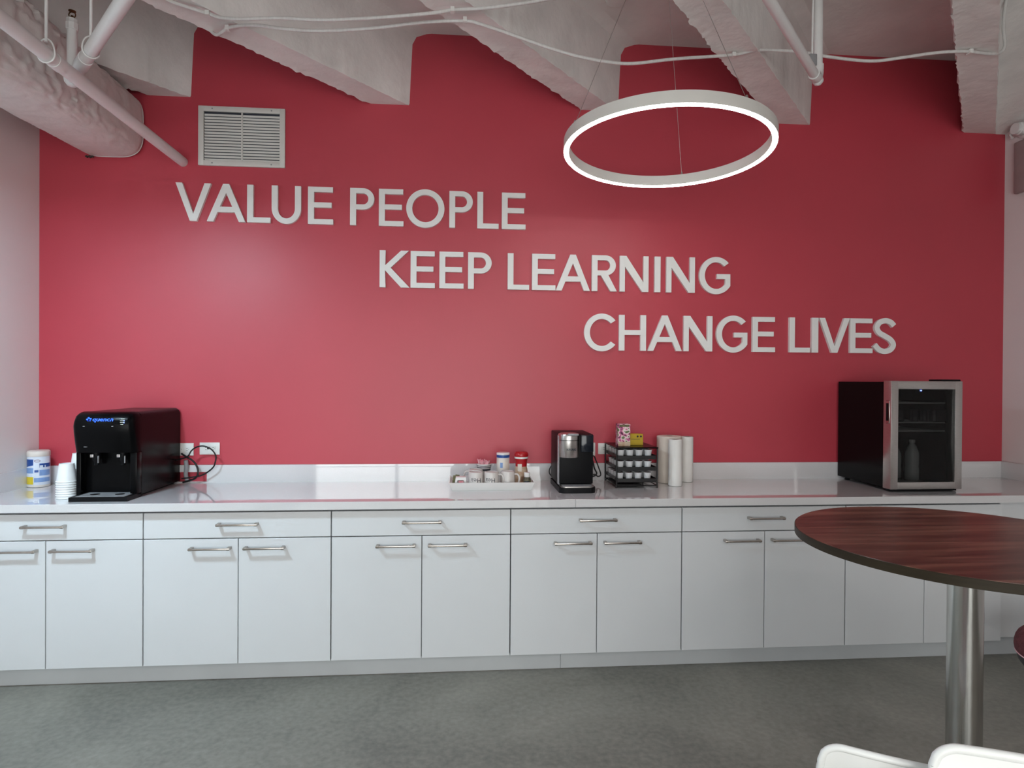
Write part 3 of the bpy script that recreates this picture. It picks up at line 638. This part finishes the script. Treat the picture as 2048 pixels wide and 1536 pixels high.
# ------------------------------------------------------------------ cups and wipes
def cup_mesh():
    m = MB(); m.lathe([(.0445, 0), (.0465, .002), (.0465, .005), (.0442, .006), (.0325, .094), (.0300, .0945), (.0298, .0905), (0, .0905)], (0, 0, 0), 32, cap0=False)
    m.lathe([(.0445, 0), (.0430, .001), (.0315, .0895), (0, .0895)], (0, 0, 0), 32, cap0=False); return m
cm = cup_mesh().build('paper_cup', 'cup', smooth=35)
first = True
def place_cup(x, y, z, label, grp):
    global first
    o = cm if first else cm.copy()
    if not first: COL.objects.link(o)
    first = False; o.location = (x, y, z); tag(o, label, 'cup', grp); return o
for k in range(8):
    place_cup(-2.003, -.475, ZC+.0005+.0118*k, ['bottom', 'second', 'third', 'fourth', 'fifth', 'sixth', 'seventh', 'top'][k]+' upturned white paper cup of the front stack beside the dispenser' + (' counted from the counter' if 0 < k < 7 else ''), 'upturned paper cups in the front stack')
for k in range(10):
    place_cup(-1.998, -.372, ZC+.0005+.0137*k, 'upturned white paper cup of the rear stack half hidden by the dispenser' if k < 9 else 'topmost upturned white paper cup of the rear stack behind', 'upturned paper cups in the rear stack')
tv, tf = text_tris('H', .018); m = MB()
top = [o for o in bpy.data.objects if o.name.startswith('paper_cup') and abs(o.location.z-(ZC+.0005+.0118*7)) < 1e-4 and abs(o.location.y+.475) < 1e-4][0]
def wrapped(tv, tf, r0, slope, zc, ang, z_off=.0006, flip=False):
    out = []
    for q in tv:
        u, v = (-q[0], -q[1]) if flip else (q[0], q[1]); z = zc+v; r = r0+slope*z+z_off; a = ang+u/r
        out.append((r*math.cos(a), r*math.sin(a), z))
    return MB().add(out, tf)
wrapped(tv, tf, .0445, -.132, .060, math.radians(-160)).build('printed_letter', 'ink', top, world=False)

wp = thing('wipes_canister', (-2.372, -.105, ZC), 'white wipes canister with blue and yellow label, in the left corner', 'canister')
R = .0535
MB().lathe([(.048, .0005), (R-.001, .003), (R, .008), (R, .168), (R-.002, .172)], (-2.372, -.105, ZC), 40).build('canister', 'labelw', wp, smooth=40)
MB().lathe([(R+.0005, .172), (R+.0015, .175), (R+.0015, .195), (R-.001, .201), (R-.006, .204), (0, .205)], (-2.372, -.105, ZC), 40).build('lid', 'cap', wp, smooth=40)
MB().lathe([(R+.0006, .002), (R+.0006, .014)], (-2.372, -.105, ZC), 40, cap0=False, cap1=False).build('base_band', 'cap', wp)
def patch(c, r, a0, a1, z0, z1, name, mat, parent, off=.0006, z0b=None):
    m = MB(); n = 10; vs = []; fs = []
    for i in range(n+1):
        a = math.radians(a0+(a1-a0)*i/n); zz0 = z0+((z0b if z0b is not None else z0)-z0)*i/n
        vs += [(c[0]+(r+off)*math.cos(a), c[1]+(r+off)*math.sin(a), c[2]+zz0), (c[0]+(r+off)*math.cos(a), c[1]+(r+off)*math.sin(a), c[2]+z1)]
    for i in range(n): fs.append((2*i, 2*i+2, 2*i+3, 2*i+1))
    return m.add(vs, fs).build(name, mat, parent)
wc = (-2.372, -.105, ZC); q0 = -57   # angle that faces the camera
patch(wc, R, q0-88, q0-28, .112, .158, 'blue_panel', 'blue', wp, z0b=.125)
patch(wc, R, q0-88, q0-28, .080, .110, 'pale_panel', 'labelb', wp)
patch(wc, R, q0-88, q0-28, .018, .060, 'yellow_panel', 'labely', wp)
patch(wc, R, q0+2, q0+70, .112, .134, 'print_block', 'blue', wp)
patch(wc, R, q0+4, q0+20, .108, .124, 'print_gap', 'labelw', wp, .0012)
patch(wc, R, q0+28, q0+34, .110, .124, 'print_gap', 'labelw', wp, .0012)
patch(wc, R, q0-22, q0-2, .085, .098, 'print_spot', 'blue', wp)
patch(wc, R, q0+2, q0+66, .066, .098, 'text_block', 'labelb', wp)
patch(wc, R, q0-24, q0+66, .030, .054, 'text_block', 'labelb', wp)
m = MB(); pts = []
for i in range(24):
    a = 2*PI*i/24; th = math.radians(q0-8)+.24*math.cos(a); pts.append((wc[0]+(R+.0008)*math.cos(th), wc[1]+(R+.0008)*math.sin(th), ZC+.149+.0062*math.sin(a)))
m.tube(pts, .0012, 6, closed=True).build('oval_logo', 'maroon', wp)

# ------------------------------------------------------------------ tray with coffee things
ty0, ty1 = -.365, -.095
tr = thing('serving_tray', (.18, -.23, ZC), 'white rectangular ceramic tray holding mugs and coffee condiments', 'tray')
def ringrect(x0, x1, y0, y1, z): return [(x0, y0, z), (x1, y0, z), (x1, y1, z), (x0, y1, z)]
L = [ringrect(-.041, .400, ty0+.008, ty1-.008, ZC+.0005), ringrect(-.061, .420, ty0-.006, ty1+.006, ZC+.045), ringrect(-.056, .415, ty0-.001, ty1+.001, ZC+.0455), ringrect(-.036, .395, ty0+.014, ty1-.014, ZC+.006)]
vs = [q for l in L for q in l]; fs = [(0, 3, 2, 1), (12, 13, 14, 15)]
for k in range(3):
    for i in range(4): j = (i+1) % 4; fs.append((k*4+i, k*4+j, k*4+4+j, k*4+4+i))
MB().add(vs, fs).build('tray', 'ceramic', tr)
ZT = ZC+.0065
def mug(x, y, ha, label, text=None, tang=-90, h=.094):
    t = thing('mug', (x, y, ZT), label, 'mug', 'mugs upside down on the white tray')
    # upside down: rim on the tray
    MB().lathe([(.038, 0), (.0405, .001), (.0405, h-.006), (.038, h-.001), (.031, h), (.030, h-.003), (0, h-.003)], (x, y, ZT), 36, cap0=False).build('bowl', 'mug', t, smooth=40)
    c, s = math.cos(ha), math.sin(ha)
    P = [(.038, .078), (.058, .077), (.068, .060), (.066, .036), (.054, .018), (.038, .014)]
    MB().tube(crom([(x+c*r, y+s*r, ZT+z) for r, z in P], 5), .0052, 8).build('handle', 'mug', t, smooth=60)
    if text:
        tv, tf = text_tris(text, .036); b = wrapped(tv, tf, .0405, 0, .050, math.radians(tang), .0005, True)
        b.v = [(q[0]+x, q[1]+y, q[2]+ZT) for q in b.v]; b.build('printed_word', 'ink', t)
mug(.090, -.318, math.radians(100), 'off white upside down mug with dark printed word, left of the front row', 'Hea', -88)
mug(.178, -.318, math.radians(-12), 'off white upside down mug with dark printed word, middle of the front row', 'Hea', -100)
mug(.272, -.300, math.radians(-20), 'plain off white upside down mug with handle right, right of the front row')
mug(.093, -.215, math.radians(170), 'off white mug standing behind the left printed mug')
# tea sachet box with round opening, wrapped teas
t = thing('sachet_box', (.005, -.325, ZT), 'small white sachet box with pinkish opening at the left end of the tray', 'box')
vs = [(-.032, -.342, ZT), (.041, -.342, ZT), (.041, -.295, ZT), (-.032, -.295, ZT), (-.022, -.342, ZT+.066), (.034, -.342, ZT+.066), (.034, -.300, ZT+.066), (-.022, -.300, ZT+.066)]
MB().add(vs, [(0, 3, 2, 1), (4, 5, 6, 7), (0, 1, 5, 4), (1, 2, 6, 5), (2, 3, 7, 6), (3, 0, 4, 7)]).build('carton', 'ceramic', t)
MB().rbox(-.014, .024, -.3436, -.341, ZT+.026, ZT+.050, .006, 3).build('opening', 'mauve', t); MB().rbox(-.006, .022, -.3446, -.343, ZT+.030, ZT+.046, .004, 3).build('sachet', 'pink', t)
for k in range(2):
    m = MB().add([(-.046+.012*k, -.30+.03*k, ZT), (-.026+.012*k, -.305+.03*k, ZT), (-.012+.012*k, -.300+.03*k, ZT+.068), (-.036+.012*k, -.295+.03*k, ZT+.070), (-.046+.012*k, -.297+.03*k, ZT), (-.026+.012*k, -.302+.03*k, ZT), (-.012+.012*k, -.297+.03*k, ZT+.068), (-.036+.012*k, -.292+.03*k, ZT+.070)],
                 [(0, 1, 2, 3), (7, 6, 5, 4), (0, 4, 5, 1), (1, 5, 6, 2), (2, 6, 7, 3), (3, 7, 4, 0)])
    tag(m.build('tea_sachet', 'olive', at=(-.03+.012*k, -.3+.03*k, ZT)), ['olive patterned sachet leaning at the left rim of the tray', 'olive patterned sachet standing behind the white sachet box'][k], 'sachet')
bw = thing('sweetener_bowl', (.142, -.185, ZT), 'small striped bowl filled with pink sweetener packets', 'bowl')
bc = (.142, -.165, ZT)
MB().lathe([(.024, 0), (.026, .004), (.028, .03), (.036, .082), (.0405, .105), (.0415, .118), (.039, .118), (.034, .09), (.0, .06)], bc, 32).build('bowl', 'ceramic', bw, smooth=40)
for z0, z1, r in ((.106, .110, .0412), (.096, .101, .0396), (.080, .091, .0372)): MB().lathe([(r-.0006, z0), (r+.0012, z0), (r+.0018, z1), (r, z1)], bc, 32, cap0=False, cap1=False).build('stripe', 'ink', bw)
for k in range(11):
    a = 2.4*k; rr = .027*math.sqrt((k+.5)/11); x, y = bc[0]+rr*math.cos(a), bc[1]+rr*math.sin(a); rz = a*1.7; lx, ly = math.cos(rz)*.008, math.sin(rz)*.008
    tx, tyy = rr*math.cos(a)*.5, rr*math.sin(a)*.5; z0 = ZT+.095; z1 = ZT+.135+.022*random.random(); th = .0008; nx, ny = -math.sin(rz)*th, math.cos(rz)*th
    P = [(x-lx, y-ly, z0), (x+lx, y+ly, z0), (x+lx+tx, y+ly+tyy, z1-.004), (x-lx+tx, y-ly+tyy, z1)]
    m = MB().add([(q[0]+nx, q[1]+ny, q[2]) for q in P]+[(q[0]-nx, q[1]-ny, q[2]) for q in P], [(0, 1, 2, 3), (7, 6, 5, 4), (0, 4, 5, 1), (1, 5, 6, 2), (2, 6, 7, 3), (3, 7, 4, 0)])
    tag(m.build('sweetener_packet', 'pink', at=(x, y, z0)), 'pink sweetener packet standing in the striped bowl', 'packet', 'pink sweetener packets in the bowl')
ca = thing('sugar_canister', (.253, -.185, ZT), 'tall white canister with a blue band under its lid, on the tray', 'canister')
MB().lathe([(.036, 0), (.038, .003), (.038, .158), (.037, .160)], (.253, -.185, ZT), 36).build('tube', 'cap', ca, smooth=40)
MB().lathe([(.0385, .158), (.0388, .160), (.0388, .174), (.0385, .174)], (.253, -.185, ZT), 36, cap0=False, cap1=False).build('blue_band', 'blue', ca, smooth=40)
MB().lathe([(.0375, .170), (.039, .174), (.039, .183), (.036, .186), (.0, .1865)], (.253, -.185, ZT), 36).build('lid', 'ceramic', ca, smooth=40)
patch((.253, -.185, ZT), .038, -120, -96, .10, .13, 'print_block', 'labelb', ca); patch((.253, -.185, ZT), .038, -80, -55, .105, .14, 'print_block', 'paper2', ca)
cr = thing('creamer_bottle', (.360, -.185, ZT), 'coffee creamer bottle with red lid, red shoulder and tan label, right on the tray', 'bottle'); cc = (.360, -.185, ZT)
MB().lathe([(.037, 0), (.039, .004), (.039, .07), (.037, .09), (.033, .105)], cc, 36).build('lower_body', 'tan', cr, smooth=50)
MB().lathe([(.0332, .105), (.0335, .112), (.036, .14), (.038, .150)], cc, 36, cap0=False, cap1=False).build('red_shoulder', 'redp', cr, smooth=50)
MB().lathe([(.038, .150), (.0405, .152), (.0405, .161), (.039, .162)], cc, 36).build('white_collar', 'ceramic', cr, smooth=40)
MB().lathe([(.040, .162), (.0418, .166), (.0415, .178), (.037, .187), (.028, .191), (0, .1915)], cc, 36).build('lid', 'redp', cr, smooth=50)
patch(cc, .0375, -128, -90, .082, .122, 'splash_panel', 'paper2', cr, .0006, .06); patch(cc, .0388, -95, -60, .02, .05, 'print_block', 'card', cr)
sb = thing('seasoning_bottle', (.381, -.318, ZT), 'small dark bottle with white cap and label at the front right of the tray', 'bottle'); sc = (.381, -.318, ZT)
MB().lathe([(.019, 0), (.0215, .002), (.0215, .050), (.018, .058), (.0155, .062)], sc, 28).build('glass', 'amber', sb, smooth=45)
MB().lathe([(.0165, .062), (.0172, .064), (.0172, .086), (.0155, .088), (0, .0885)], sc, 28).build('cap', 'ceramic', sb, smooth=40)
patch(sc, .0215, -150, -20, .012, .046, 'label', 'olive', sb); patch(sc, .0216, -140, -60, .028, .042, 'label_print', 'ink', sb, .001)

# ------------------------------------------------------------------ coffee maker
kg = thing('coffee_maker', (.645, -.30, ZC), 'black single cup coffee maker with brushed steel head', 'coffee maker')
kx0, kx1 = .546, .742
MB().rbox(kx0, kx1, -.365, -.125, .95, 1.2325, .006, 3).build('body', 'blackm', kg, smooth=40)
MB().rbox(kx0, kx0+.012, -.40, -.36, .95, 1.225, .004).build('side_cheek', 'grey', kg, smooth=40)
MB().rbox(kx0+.006, kx1, -.405, -.36, .955, 1.2315, .005, 3).build('front_panel', 'blackm', kg, smooth=40)
MB().rbox(.670, kx1-.002, -.424, -.40, 1.134, 1.2290, .004, 3).build('control_panel', 'tank', kg, smooth=40)
hc = (.607, -.380, 0)
hd = MB().lathe([(.058, 1.104), (.0605, 1.107), (.0605, 1.198)], hc, 48).build('brew_head', 'steel', kg, smooth=40)
MB().lathe([(.0595, 1.1985), (.0595, 1.2005)], hc, 48, cap0=False, cap1=False).build('head_gap', 'blackm', hd)
MB().lathe([(.0608, 1.201), (.0608, 1.224), (.058, 1.232), (.050, 1.236), (0, 1.237)], hc, 48).build('lid', 'steel', kg, smooth=40)
m = MB().rbox(.592, .652, -.452, -.42, 1.226, 1.2385, .005, 3); m.build('lid_grip', 'grey', kg, smooth=50)
tv, tf = text_tris('KEURIG', .0165, .0004); a0 = math.radians(-83)
MB().add([(hc[0]+.0611*math.cos(a0+q[0]/.0611), hc[1]+.0611*math.sin(a0+q[0]/.0611), 1.149+q[1]) for q in tv], tf).build('brand_lettering', 'ink', hd)
def rbase(x0, x1, y0, y1, r, n=8): return [(x1, y1), (x0, y1), (x0, y0+r)]+[(x0+r+r*math.cos(a), y0+r+r*math.sin(a)) for a in [PI+PI/2*i/n for i in range(1, n+1)]]+[(x1-r+r*math.cos(a), y0+r+r*math.sin(a)) for a in [1.5*PI+PI/2*i/n for i in range(n+1)]]
MB().prism(rbase(kx0-.002, kx1+.004, -.474, -.12, .035), [], lambda u, v, d: (u, v, d), ZC+.0005, .945).build('base', 'blackm', kg, smooth=35)
dt = MB().prism(rbase(kx0+.008, kx1-.004, -.472, -.38, .030), [], lambda u, v, d: (u, v, d), .945, .9505).build('drip_tray', 'steel', kg, smooth=35)
MB().prism(rbase(kx0+.016, kx1-.012, -.463, -.385, .026), [], lambda u, v, d: (u, v, d), .9505, .9512).build('tray_grid', 'grey', dt)
kl = thing('power_lead', (.70, -.1, ZC), 'black power lead bunched behind the coffee maker', 'cable')
MB().tube(crom([(.60, -.10, 1.05), (0.560, -0.11, 1.025), (0.542, -0.115, 1.004), (0.537, -0.115, 0.983), (0.545, -0.115, 0.962), (0.58, -0.105, 0.94)], 6), .0035, 8).build('left_bend', 'blackw', kl, smooth=60)
MB().tube(crom([(.74, -.10, 1.09), (0.805, -0.115, 1.076), (0.820, -0.115, 1.051), (0.837, -0.115, 1.009), (0.852, -0.115, 0.962), (0.834, -0.115, 0.951), (0.812, -0.115, 0.964), (.76, -.105, .95)], 6), .0038, 8).build('right_bend', 'blackw', kl, smooth=60)
MB().tube(crom([(.75, -.10, 1.06), (0.80, -0.10, 1.05), (0.815, -0.10, 1.0), (0.83, -0.10, 0.965), (.80, -.10, .95), (.75, -.10, .98)], 6), .0045, 8).build('inner_bend', 'blackw', kl, smooth=60)

# ------------------------------------------------------------------ pod rack
rk = thing('pod_rack', (1.02, -.18, ZC), 'black three tier wire rack for coffee pods', 'rack')
rx0, rx1, ry0, ry1 = .894, 1.142, -.322, -.03
for x in (rx0+.005, rx1-.005):
    for y in (ry0+.005, ry1-.005): MB().tube([(x, y, ZC+.0005), (x, y, 1.142)], .0045, 10).build('post', 'blackw', rk, smooth=50)
MB().rbox(rx0, rx1, ry0, ry1, 1.142, 1.149, .002).build('top_sheet', 'black', rk)
for x in (rx0+.005, rx1-.005): MB().tube([(x, ry0+.005, ZC+.014), (x, ry1-.005, ZC+.014)], .0032, 8).build('rail', 'blackw', rk)
for y in (ry0+.005, ry1-.005): MB().tube([(rx0+.005, y, ZC+.014), (rx1-.005, y, ZC+.014)], .0032, 8).build('rail', 'blackw', rk)
TZ = (.965, 1.031, 1.0965); tn = ('bottom', 'middle', 'top')
for z in TZ:
    d = MB().rbox(rx0+.010, rx1-.012, ry0+.004, ry0+.010, z-.018, z+.004, .001).build('drawer', 'blackw', rk)
    MB().box(rx0+.010, rx1-.012, ry0+.010, ry1-.008, z-.006, z-.004).build('drawer_floor', 'blackw', d)
    for x in (rx0+.0105, rx1-.0135): MB().rbox(x, x+.0035, ry0+.01, ry1-.008, z-.014, z+.006, .001).build('side_rail', 'blackw', d)
MB().rbox(rx0+.012, rx0+.155, ry0+.02, ry1-.03, .922, .934, .002).build('lower_panel', 'blackw', rk)
pod = thing('coffee_pod', (0, 0, 0), '', 'coffee pod')
MB().lathe([(.0175, 0), (.0185, .0015), (.0222, .036), (.0248, .0365), (.0248, .039), (.0, .039)], (0, 0, 0), 20).build('cup', 'pod', pod, smooth=35)
MB().lathe([(.0238, .0392), (.0, .0396)], (0, 0, 0), 20, cap0=False, cap1=False).build('foil_lid', 'foil', pod)
fp = True; names4 = ('leftmost', 'second', 'third', 'rightmost')
for ti, z in enumerate(TZ):
    for r in range(4):
        for c in range(4):
            o = pod if fp else copy_tree(pod); fp = False
            o.location = (.925+.0545*c+(.002*ti), ry0+.042+.061*r, z-.0035)
            if r == 0: o['label'] = '%s white coffee pod in the front row of the %s tier' % (names4[c], tn[ti])
            elif c == 0: o['label'] = '%s white coffee pod back along the left side of the %s tier' % (('second', 'third', 'fourth')[r-1], tn[ti])
            else: o['label'] = 'white coffee pod behind the front row of the %s tier' % tn[ti]
            o['category'] = 'coffee pod'; o['group'] = 'front row coffee pods' if r == 0 else 'coffee pods deeper in the %s tier' % tn[ti]
tb = thing('tea_carton', (.96, -.225, 1.149), 'tall flower printed tea carton standing on the pod rack', 'box')
MB().rbox(.922, .994, -.255, -.195, 1.1495, 1.278, .0015, 1).build('carton', 'floral', tb)
MB().box(.9222, .9938, -.2558, -.2548, 1.150, 1.174).build('lower_band', 'tan', tb); MB().box(.928, .988, -.2558, -.2548, 1.262, 1.274).build('upper_band', 'olive', tb)
yb = thing('yellow_carton', (1.045, -.19, 1.149), 'small yellow carton beside the flower printed tea carton on the rack', 'box')
MB().rbox(1.004, 1.086, -.205, -.155, 1.1495, 1.2155, .0015, 1).build('carton', 'yellow', yb)
for x in (1.052, 1.072): MB().rbox(x-.005, x+.005, -.2058, -.2045, 1.196, 1.207, .003, 1).build('print_mark', 'ink', yb)
MB().box(1.012, 1.066, -.2056, -.2048, 1.184, 1.187).build('print_line', 'olive', yb)

# ------------------------------------------------------------------ paper towels
def roll(x, y, r, h, label, mat='paper', core=.02):
    t = thing('paper_towel_roll', (x, y, ZC), label, 'paper towel', 'paper towel rolls on the worktop')
    MB().lathe([(core, .0005), (r-.003, .0005), (r, .003), (r, h-.003), (r-.003, h), (core, h)], (x, y, ZC), 48, cap0=False, cap1=False).build('paper', mat, t, smooth=40)
    MB().lathe([(core-.0015, .001), (core, .001), (core, h-.002), (core-.0015, h-.002)], (x, y, ZC), 28, cap0=False, cap1=False).build('core', 'card', t, smooth=40)
    MB().add([(x+r*.96, y-r*.32, ZC+.002), (x+r*.96, y-r*.32, ZC+h-.002), (x+r*.75, y-r*.70, ZC+h-.002), (x+r*.75, y-r*.70, ZC+.002)], [(0, 1, 2, 3)]).build('loose_sheet', mat, t)
roll(1.275, -.118, .075, .283, 'thick full paper towel roll standing behind the thin roll', 'paper2')
roll(1.268, -.245, .040, .274, 'thin white paper towel roll standing in front')
roll(1.392, -.100, .038, .277, 'thin paper towel roll at the right of the group, partly hidden')

# ------------------------------------------------------------------ glass door fridge
fr = thing('mini_fridge', (2.625, -.28, ZC), 'black countertop fridge with steel framed glass door, at the right end', 'fridge')
fx0, fx1, fz0, fz1 = 2.412, 2.832, .934, 1.535; fyf = -.455
m = MB(); th = .03
m.box(fx0, fx0+th, fyf, -.03, fz0, fz1).box(fx1-th, fx1, fyf, -.03, fz0, fz1).box(fx0+th, fx1-th, fyf, -.03, fz1-th, fz1).box(fx0+th, fx1-th, fyf, -.03, fz0, fz0+th).box(fx0+th, fx1-th, -.06, -.03, fz0+th, fz1-th)
m.build('body', 'black', fr)
m = MB(); e = .0008
m.box(fx0+th+e, fx1-th-e, -.062, -.0605, fz0+th+e, fz1-th-e); m.build('lining', 'inner', fr)
dz0, dz1 = .930, 1.541; dx0, dx1 = 2.408, 2.835; dy0, dy1 = -.528, -.462; fw = .044
dr = MB().rbox(dx0, dx0+fw, dy0, dy1, dz0, dz1, .003).rbox(dx1-fw, dx1, dy0, dy1, dz0, dz1, .003).rbox(dx0+fw-.004, dx1-fw+.004, dy0+.0004, dy1, dz1-fw-.003, dz1-.0004, .003).rbox(dx0+fw-.004, dx1-fw+.004, dy0+.0004, dy1, dz0+.0004, dz0+fw-.003, .003).build('door', 'steel', fr, smooth=40)
MB().box(dx0+fw-.004, dx1-fw+.004, dy0+.012, dy0+.016, dz0+fw-.01, dz1-fw+.004).build('pane', 'fglass', dr)
m = MB().rbox(dx0-.004, dx0+.002, dy0+.010, dy0+.040, 1.30, 1.43, .004); m.build('grip', 'chrome', dr, smooth=40)
MB().rbox(dx0-.0052, dx0-.003, dy0+.016, dy0+.034, 1.315, 1.415, .003).build('grip_recess', 'blackm', dr)
MB().rbox(2.722, 2.834, -.515, -.41, 1.541, 1.5505, .003).build('hinge_cover', 'blackm', fr, smooth=40)
for x in (fx0+.04, fx1-.04):
    for y in (-.43, -.07): MB().lathe([(.014, .0005), (.016, .004), (.012, .0205), (0, .0205)], (x, y, ZC), 16).build('foot', 'blackm', fr, smooth=40)
MB().rbox(fx0+.005, fx1-.005, -.50, -.46, .9165, .9295, .003).build('lower_grille', 'blackm', fr)
MB().box(2.566, 2.620, dy0+.017, dy0+.020, 1.474, 1.493).build('display', 'blackm', dr)
tv, tf = text_tris('10', .012, .0006)
MB().add([(2.592+q[0]*1.15, dy0+.0112, 1.4865+q[1]*.8) for q in tv], tf).build('display_digits', 'bled2', dr)
for z in (1.414, 1.301, 1.252):
    s = MB().tube([(fx0+th+.002, -.44, z), (fx1-th-.002, -.44, z)], .0042, 8).build('shelf', 'shelf', fr)
    m = MB()
    for k in range(9): x = fx0+th+.02+.0375*k; m.tube([(x, -.44, z), (x, -.07, z)], .0018, 6)
    m.tube([(fx0+th+.002, -.07, z), (fx1-th-.002, -.07, z)], .003, 8); m.build('shelf_wires', 'shelf', s)
def wbottle(x, y, z, h, label, r=.032):
    t = thing('drink_bottle', (x, y, z), label, 'bottle', 'bottles inside the glass door fridge')
    MB().lathe([(r-.004, 0), (r, .005), (r, h*.30), (r-.003, h*.34), (r, h*.40), (r, h*.68), (r*.62, h*.84), (.013, h*.90), (.013, h*.93)], (x, y, z), 24).build('bottle', 'bottle', t, smooth=45)
    MB().lathe([(.0165, h*.925), (.0165, h*.995), (.0, h)], (x, y, z), 20).build('cap', 'ceramic', t, smooth=40)
wbottle(2.632, -.40, .9645, .235, 'clear plastic bottle with white cap, front of the fridge bottom', .036)
wbottle(2.590, -.31, .9645, .205, 'clear plastic bottle behind the other bottle in the fridge bottom', .036)
for k, x in enumerate((2.560, 2.650, 2.712, 2.772)):
    tag(MB().lathe([(.020, 0), (.024, .004), (.024, .062), (.019, .070), (0, .070)], (x, -.39, 1.3055), 20).build('drink_can', 'tank', smooth=40, at=(x, -.39, 1.3055)), ['first', 'second', 'third', 'fourth'][k]+' dark drink can from the left on the fridge middle shelf', 'can', 'dark cans on the fridge shelf')

# ------------------------------------------------------------------ round bar table
tc_ = (1.511, -2.097)
tt = thing('round_bar_table', (tc_[0], tc_[1], 0), 'round walnut bar height table on a steel column', 'table')
RT = .468
MB().lathe([(RT-.002, 1.0425), (RT-.0012, 1.0645), (RT-.0022, 1.067), (0, 1.067)], (tc_[0], tc_[1], 0), 128, cap0=True).build('table_top', 'wood', tt, smooth=25)
MB().lathe([(RT-.004, 1.0415), (RT-.0004, 1.0418), (RT-.0002, 1.0655), (RT-.0012, 1.0662)], (tc_[0], tc_[1], 0), 128, cap0=False, cap1=False).build('edge_band', 'edge', tt, smooth=25)
MB().lathe([(.046, .03), (.046, 1.036)], (tc_[0], tc_[1], 0), 48).build('column', 'chrome', tt, smooth=40)
MB().lathe([(.09, 1.034), (.09, 1.0415), (0, 1.0415)], (tc_[0], tc_[1], 0), 32).build('mounting_plate', 'blackm', tt, smooth=40)
MB().lathe([(.28, .0005), (.28, .008), (.20, .016), (.06, .034), (.0465, .04)], (tc_[0], tc_[1], 0), 64).build('foot', 'chrome', tt, smooth=40)

# ------------------------------------------------------------------ white moulded chairs (only their backs reach into the picture)
def chair(loc, rz, ztop, label, flare):
    t = thing('moulded_chair', loc, label, 'chair', 'white moulded chairs at the bar table', rz)
    side = [(.47, ztop-.375), (.44, ztop-.355), (.34, ztop-.365), (.20, ztop-.375), (.12, ztop-.365), (.075, ztop-.32), (.05, ztop-.22), (.022, ztop-.10), (.004, ztop-.03), (0, ztop)]
    C = crom([(0, a, b) for a, b in side], 4); nv = len(C); nu = 72; vs = []; fs = []
    for i, q in enumerate(C):
        f = i/(nv-1); hw = .215-.015*f if f < .9 else .2
        back = max(0, min(1, (f-.5)/.2))
        for k in range(nu+1):
            u = -1+2*k/nu; cu = u*u
            y = q[1]+back*.015*cu; z = q[2]+(1-back)*.03*cu**1.5-.035*max(0, (f-.75)/.25)*(1-math.sqrt(max(0, 1-(max(0, abs(u)-.8)/.2)**2)))
            vs.append((u*hw, y, z))
    for i in range(nv-1):
        for k in range(nu): fs.append((i*(nu+1)+k, i*(nu+1)+k+1, (i+1)*(nu+1)+k+1, (i+1)*(nu+1)+k))
    sh = MB().add(vs, fs).build('shell', 'plastic', t, smooth=60, world=False)
    so = sh.modifiers.new('thickness', 'SOLIDIFY'); so.thickness = .007; so.offset = 0
    per = [vs[k] for k in range(nu+1)]+[vs[i*(nu+1)+nu] for i in range(1, nv)]+[vs[(nv-1)*(nu+1)+k] for k in range(nu-1, -1, -1)]+[vs[i*(nu+1)] for i in range(nv-2, 0, -1)]
    MB().tube(per, flare, 10, closed=True).build('rolled_rim', 'plastic', t, smooth=60, world=False)
    zs = ztop-.38
    for sx in (-1, 1):
        for sy, y in ((1, .36), (-1, .14)):
            MB().tube([(sx*.12, y, zs+.004), (sx*.19, y+sy*.09, .0005)], .011, 10).build('leg', 'chrome', t, smooth=50, world=False)
    MB().box(-.13, .13, .13, .37, zs-.006, zs+.006).build('under_frame', 'chrome', t, world=False)
    return t
chair((.882, -2.783, 0), math.radians(-27.3), .822, 'white moulded plastic chair in front of the table, left of two', .007)
chair((1.008, -2.908, 0), math.radians(152.7), .900, 'white moulded plastic chair in the lower right corner, its hollow side showing', .008)

# low upholstered stool at the right edge
st = thing('upholstered_stool', (2.748, -1.3, 0), 'maroon upholstered low stool with dark grey underside at the right edge', 'stool')
MB().lathe([(.226, .301), (.231, .308), (.2335, .325), (.232, .345), (.228, .363), (.220, .380), (.208, .393), (.192, .402), (.17, .407), (0, .410)], (2.748, -1.3, 0), 64).build('seat_cushion', 'wool', st, smooth=60)
MB().lathe([(0, .20), (.12, .20), (.19, .225), (.218, .265), (.226, .299)], (2.748, -1.3, 0), 64).build('seat_shell', 'shell', st, smooth=60)
MB().tube([(2.748+.227*math.cos(2*PI*k/64), -1.3+.227*math.sin(2*PI*k/64), .301) for k in range(64)], .0035, 8, closed=True).build('piping', 'pink', st, smooth=60)
MB().lathe([(.03, .02), (.03, .205)], (2.748, -1.3, 0), 24).build('column', 'chrome', st, smooth=40); MB().lathe([(.15, .0005), (.15, .008), (.03, .025)], (2.748, -1.3, 0), 48).build('foot', 'chrome', st, smooth=40)
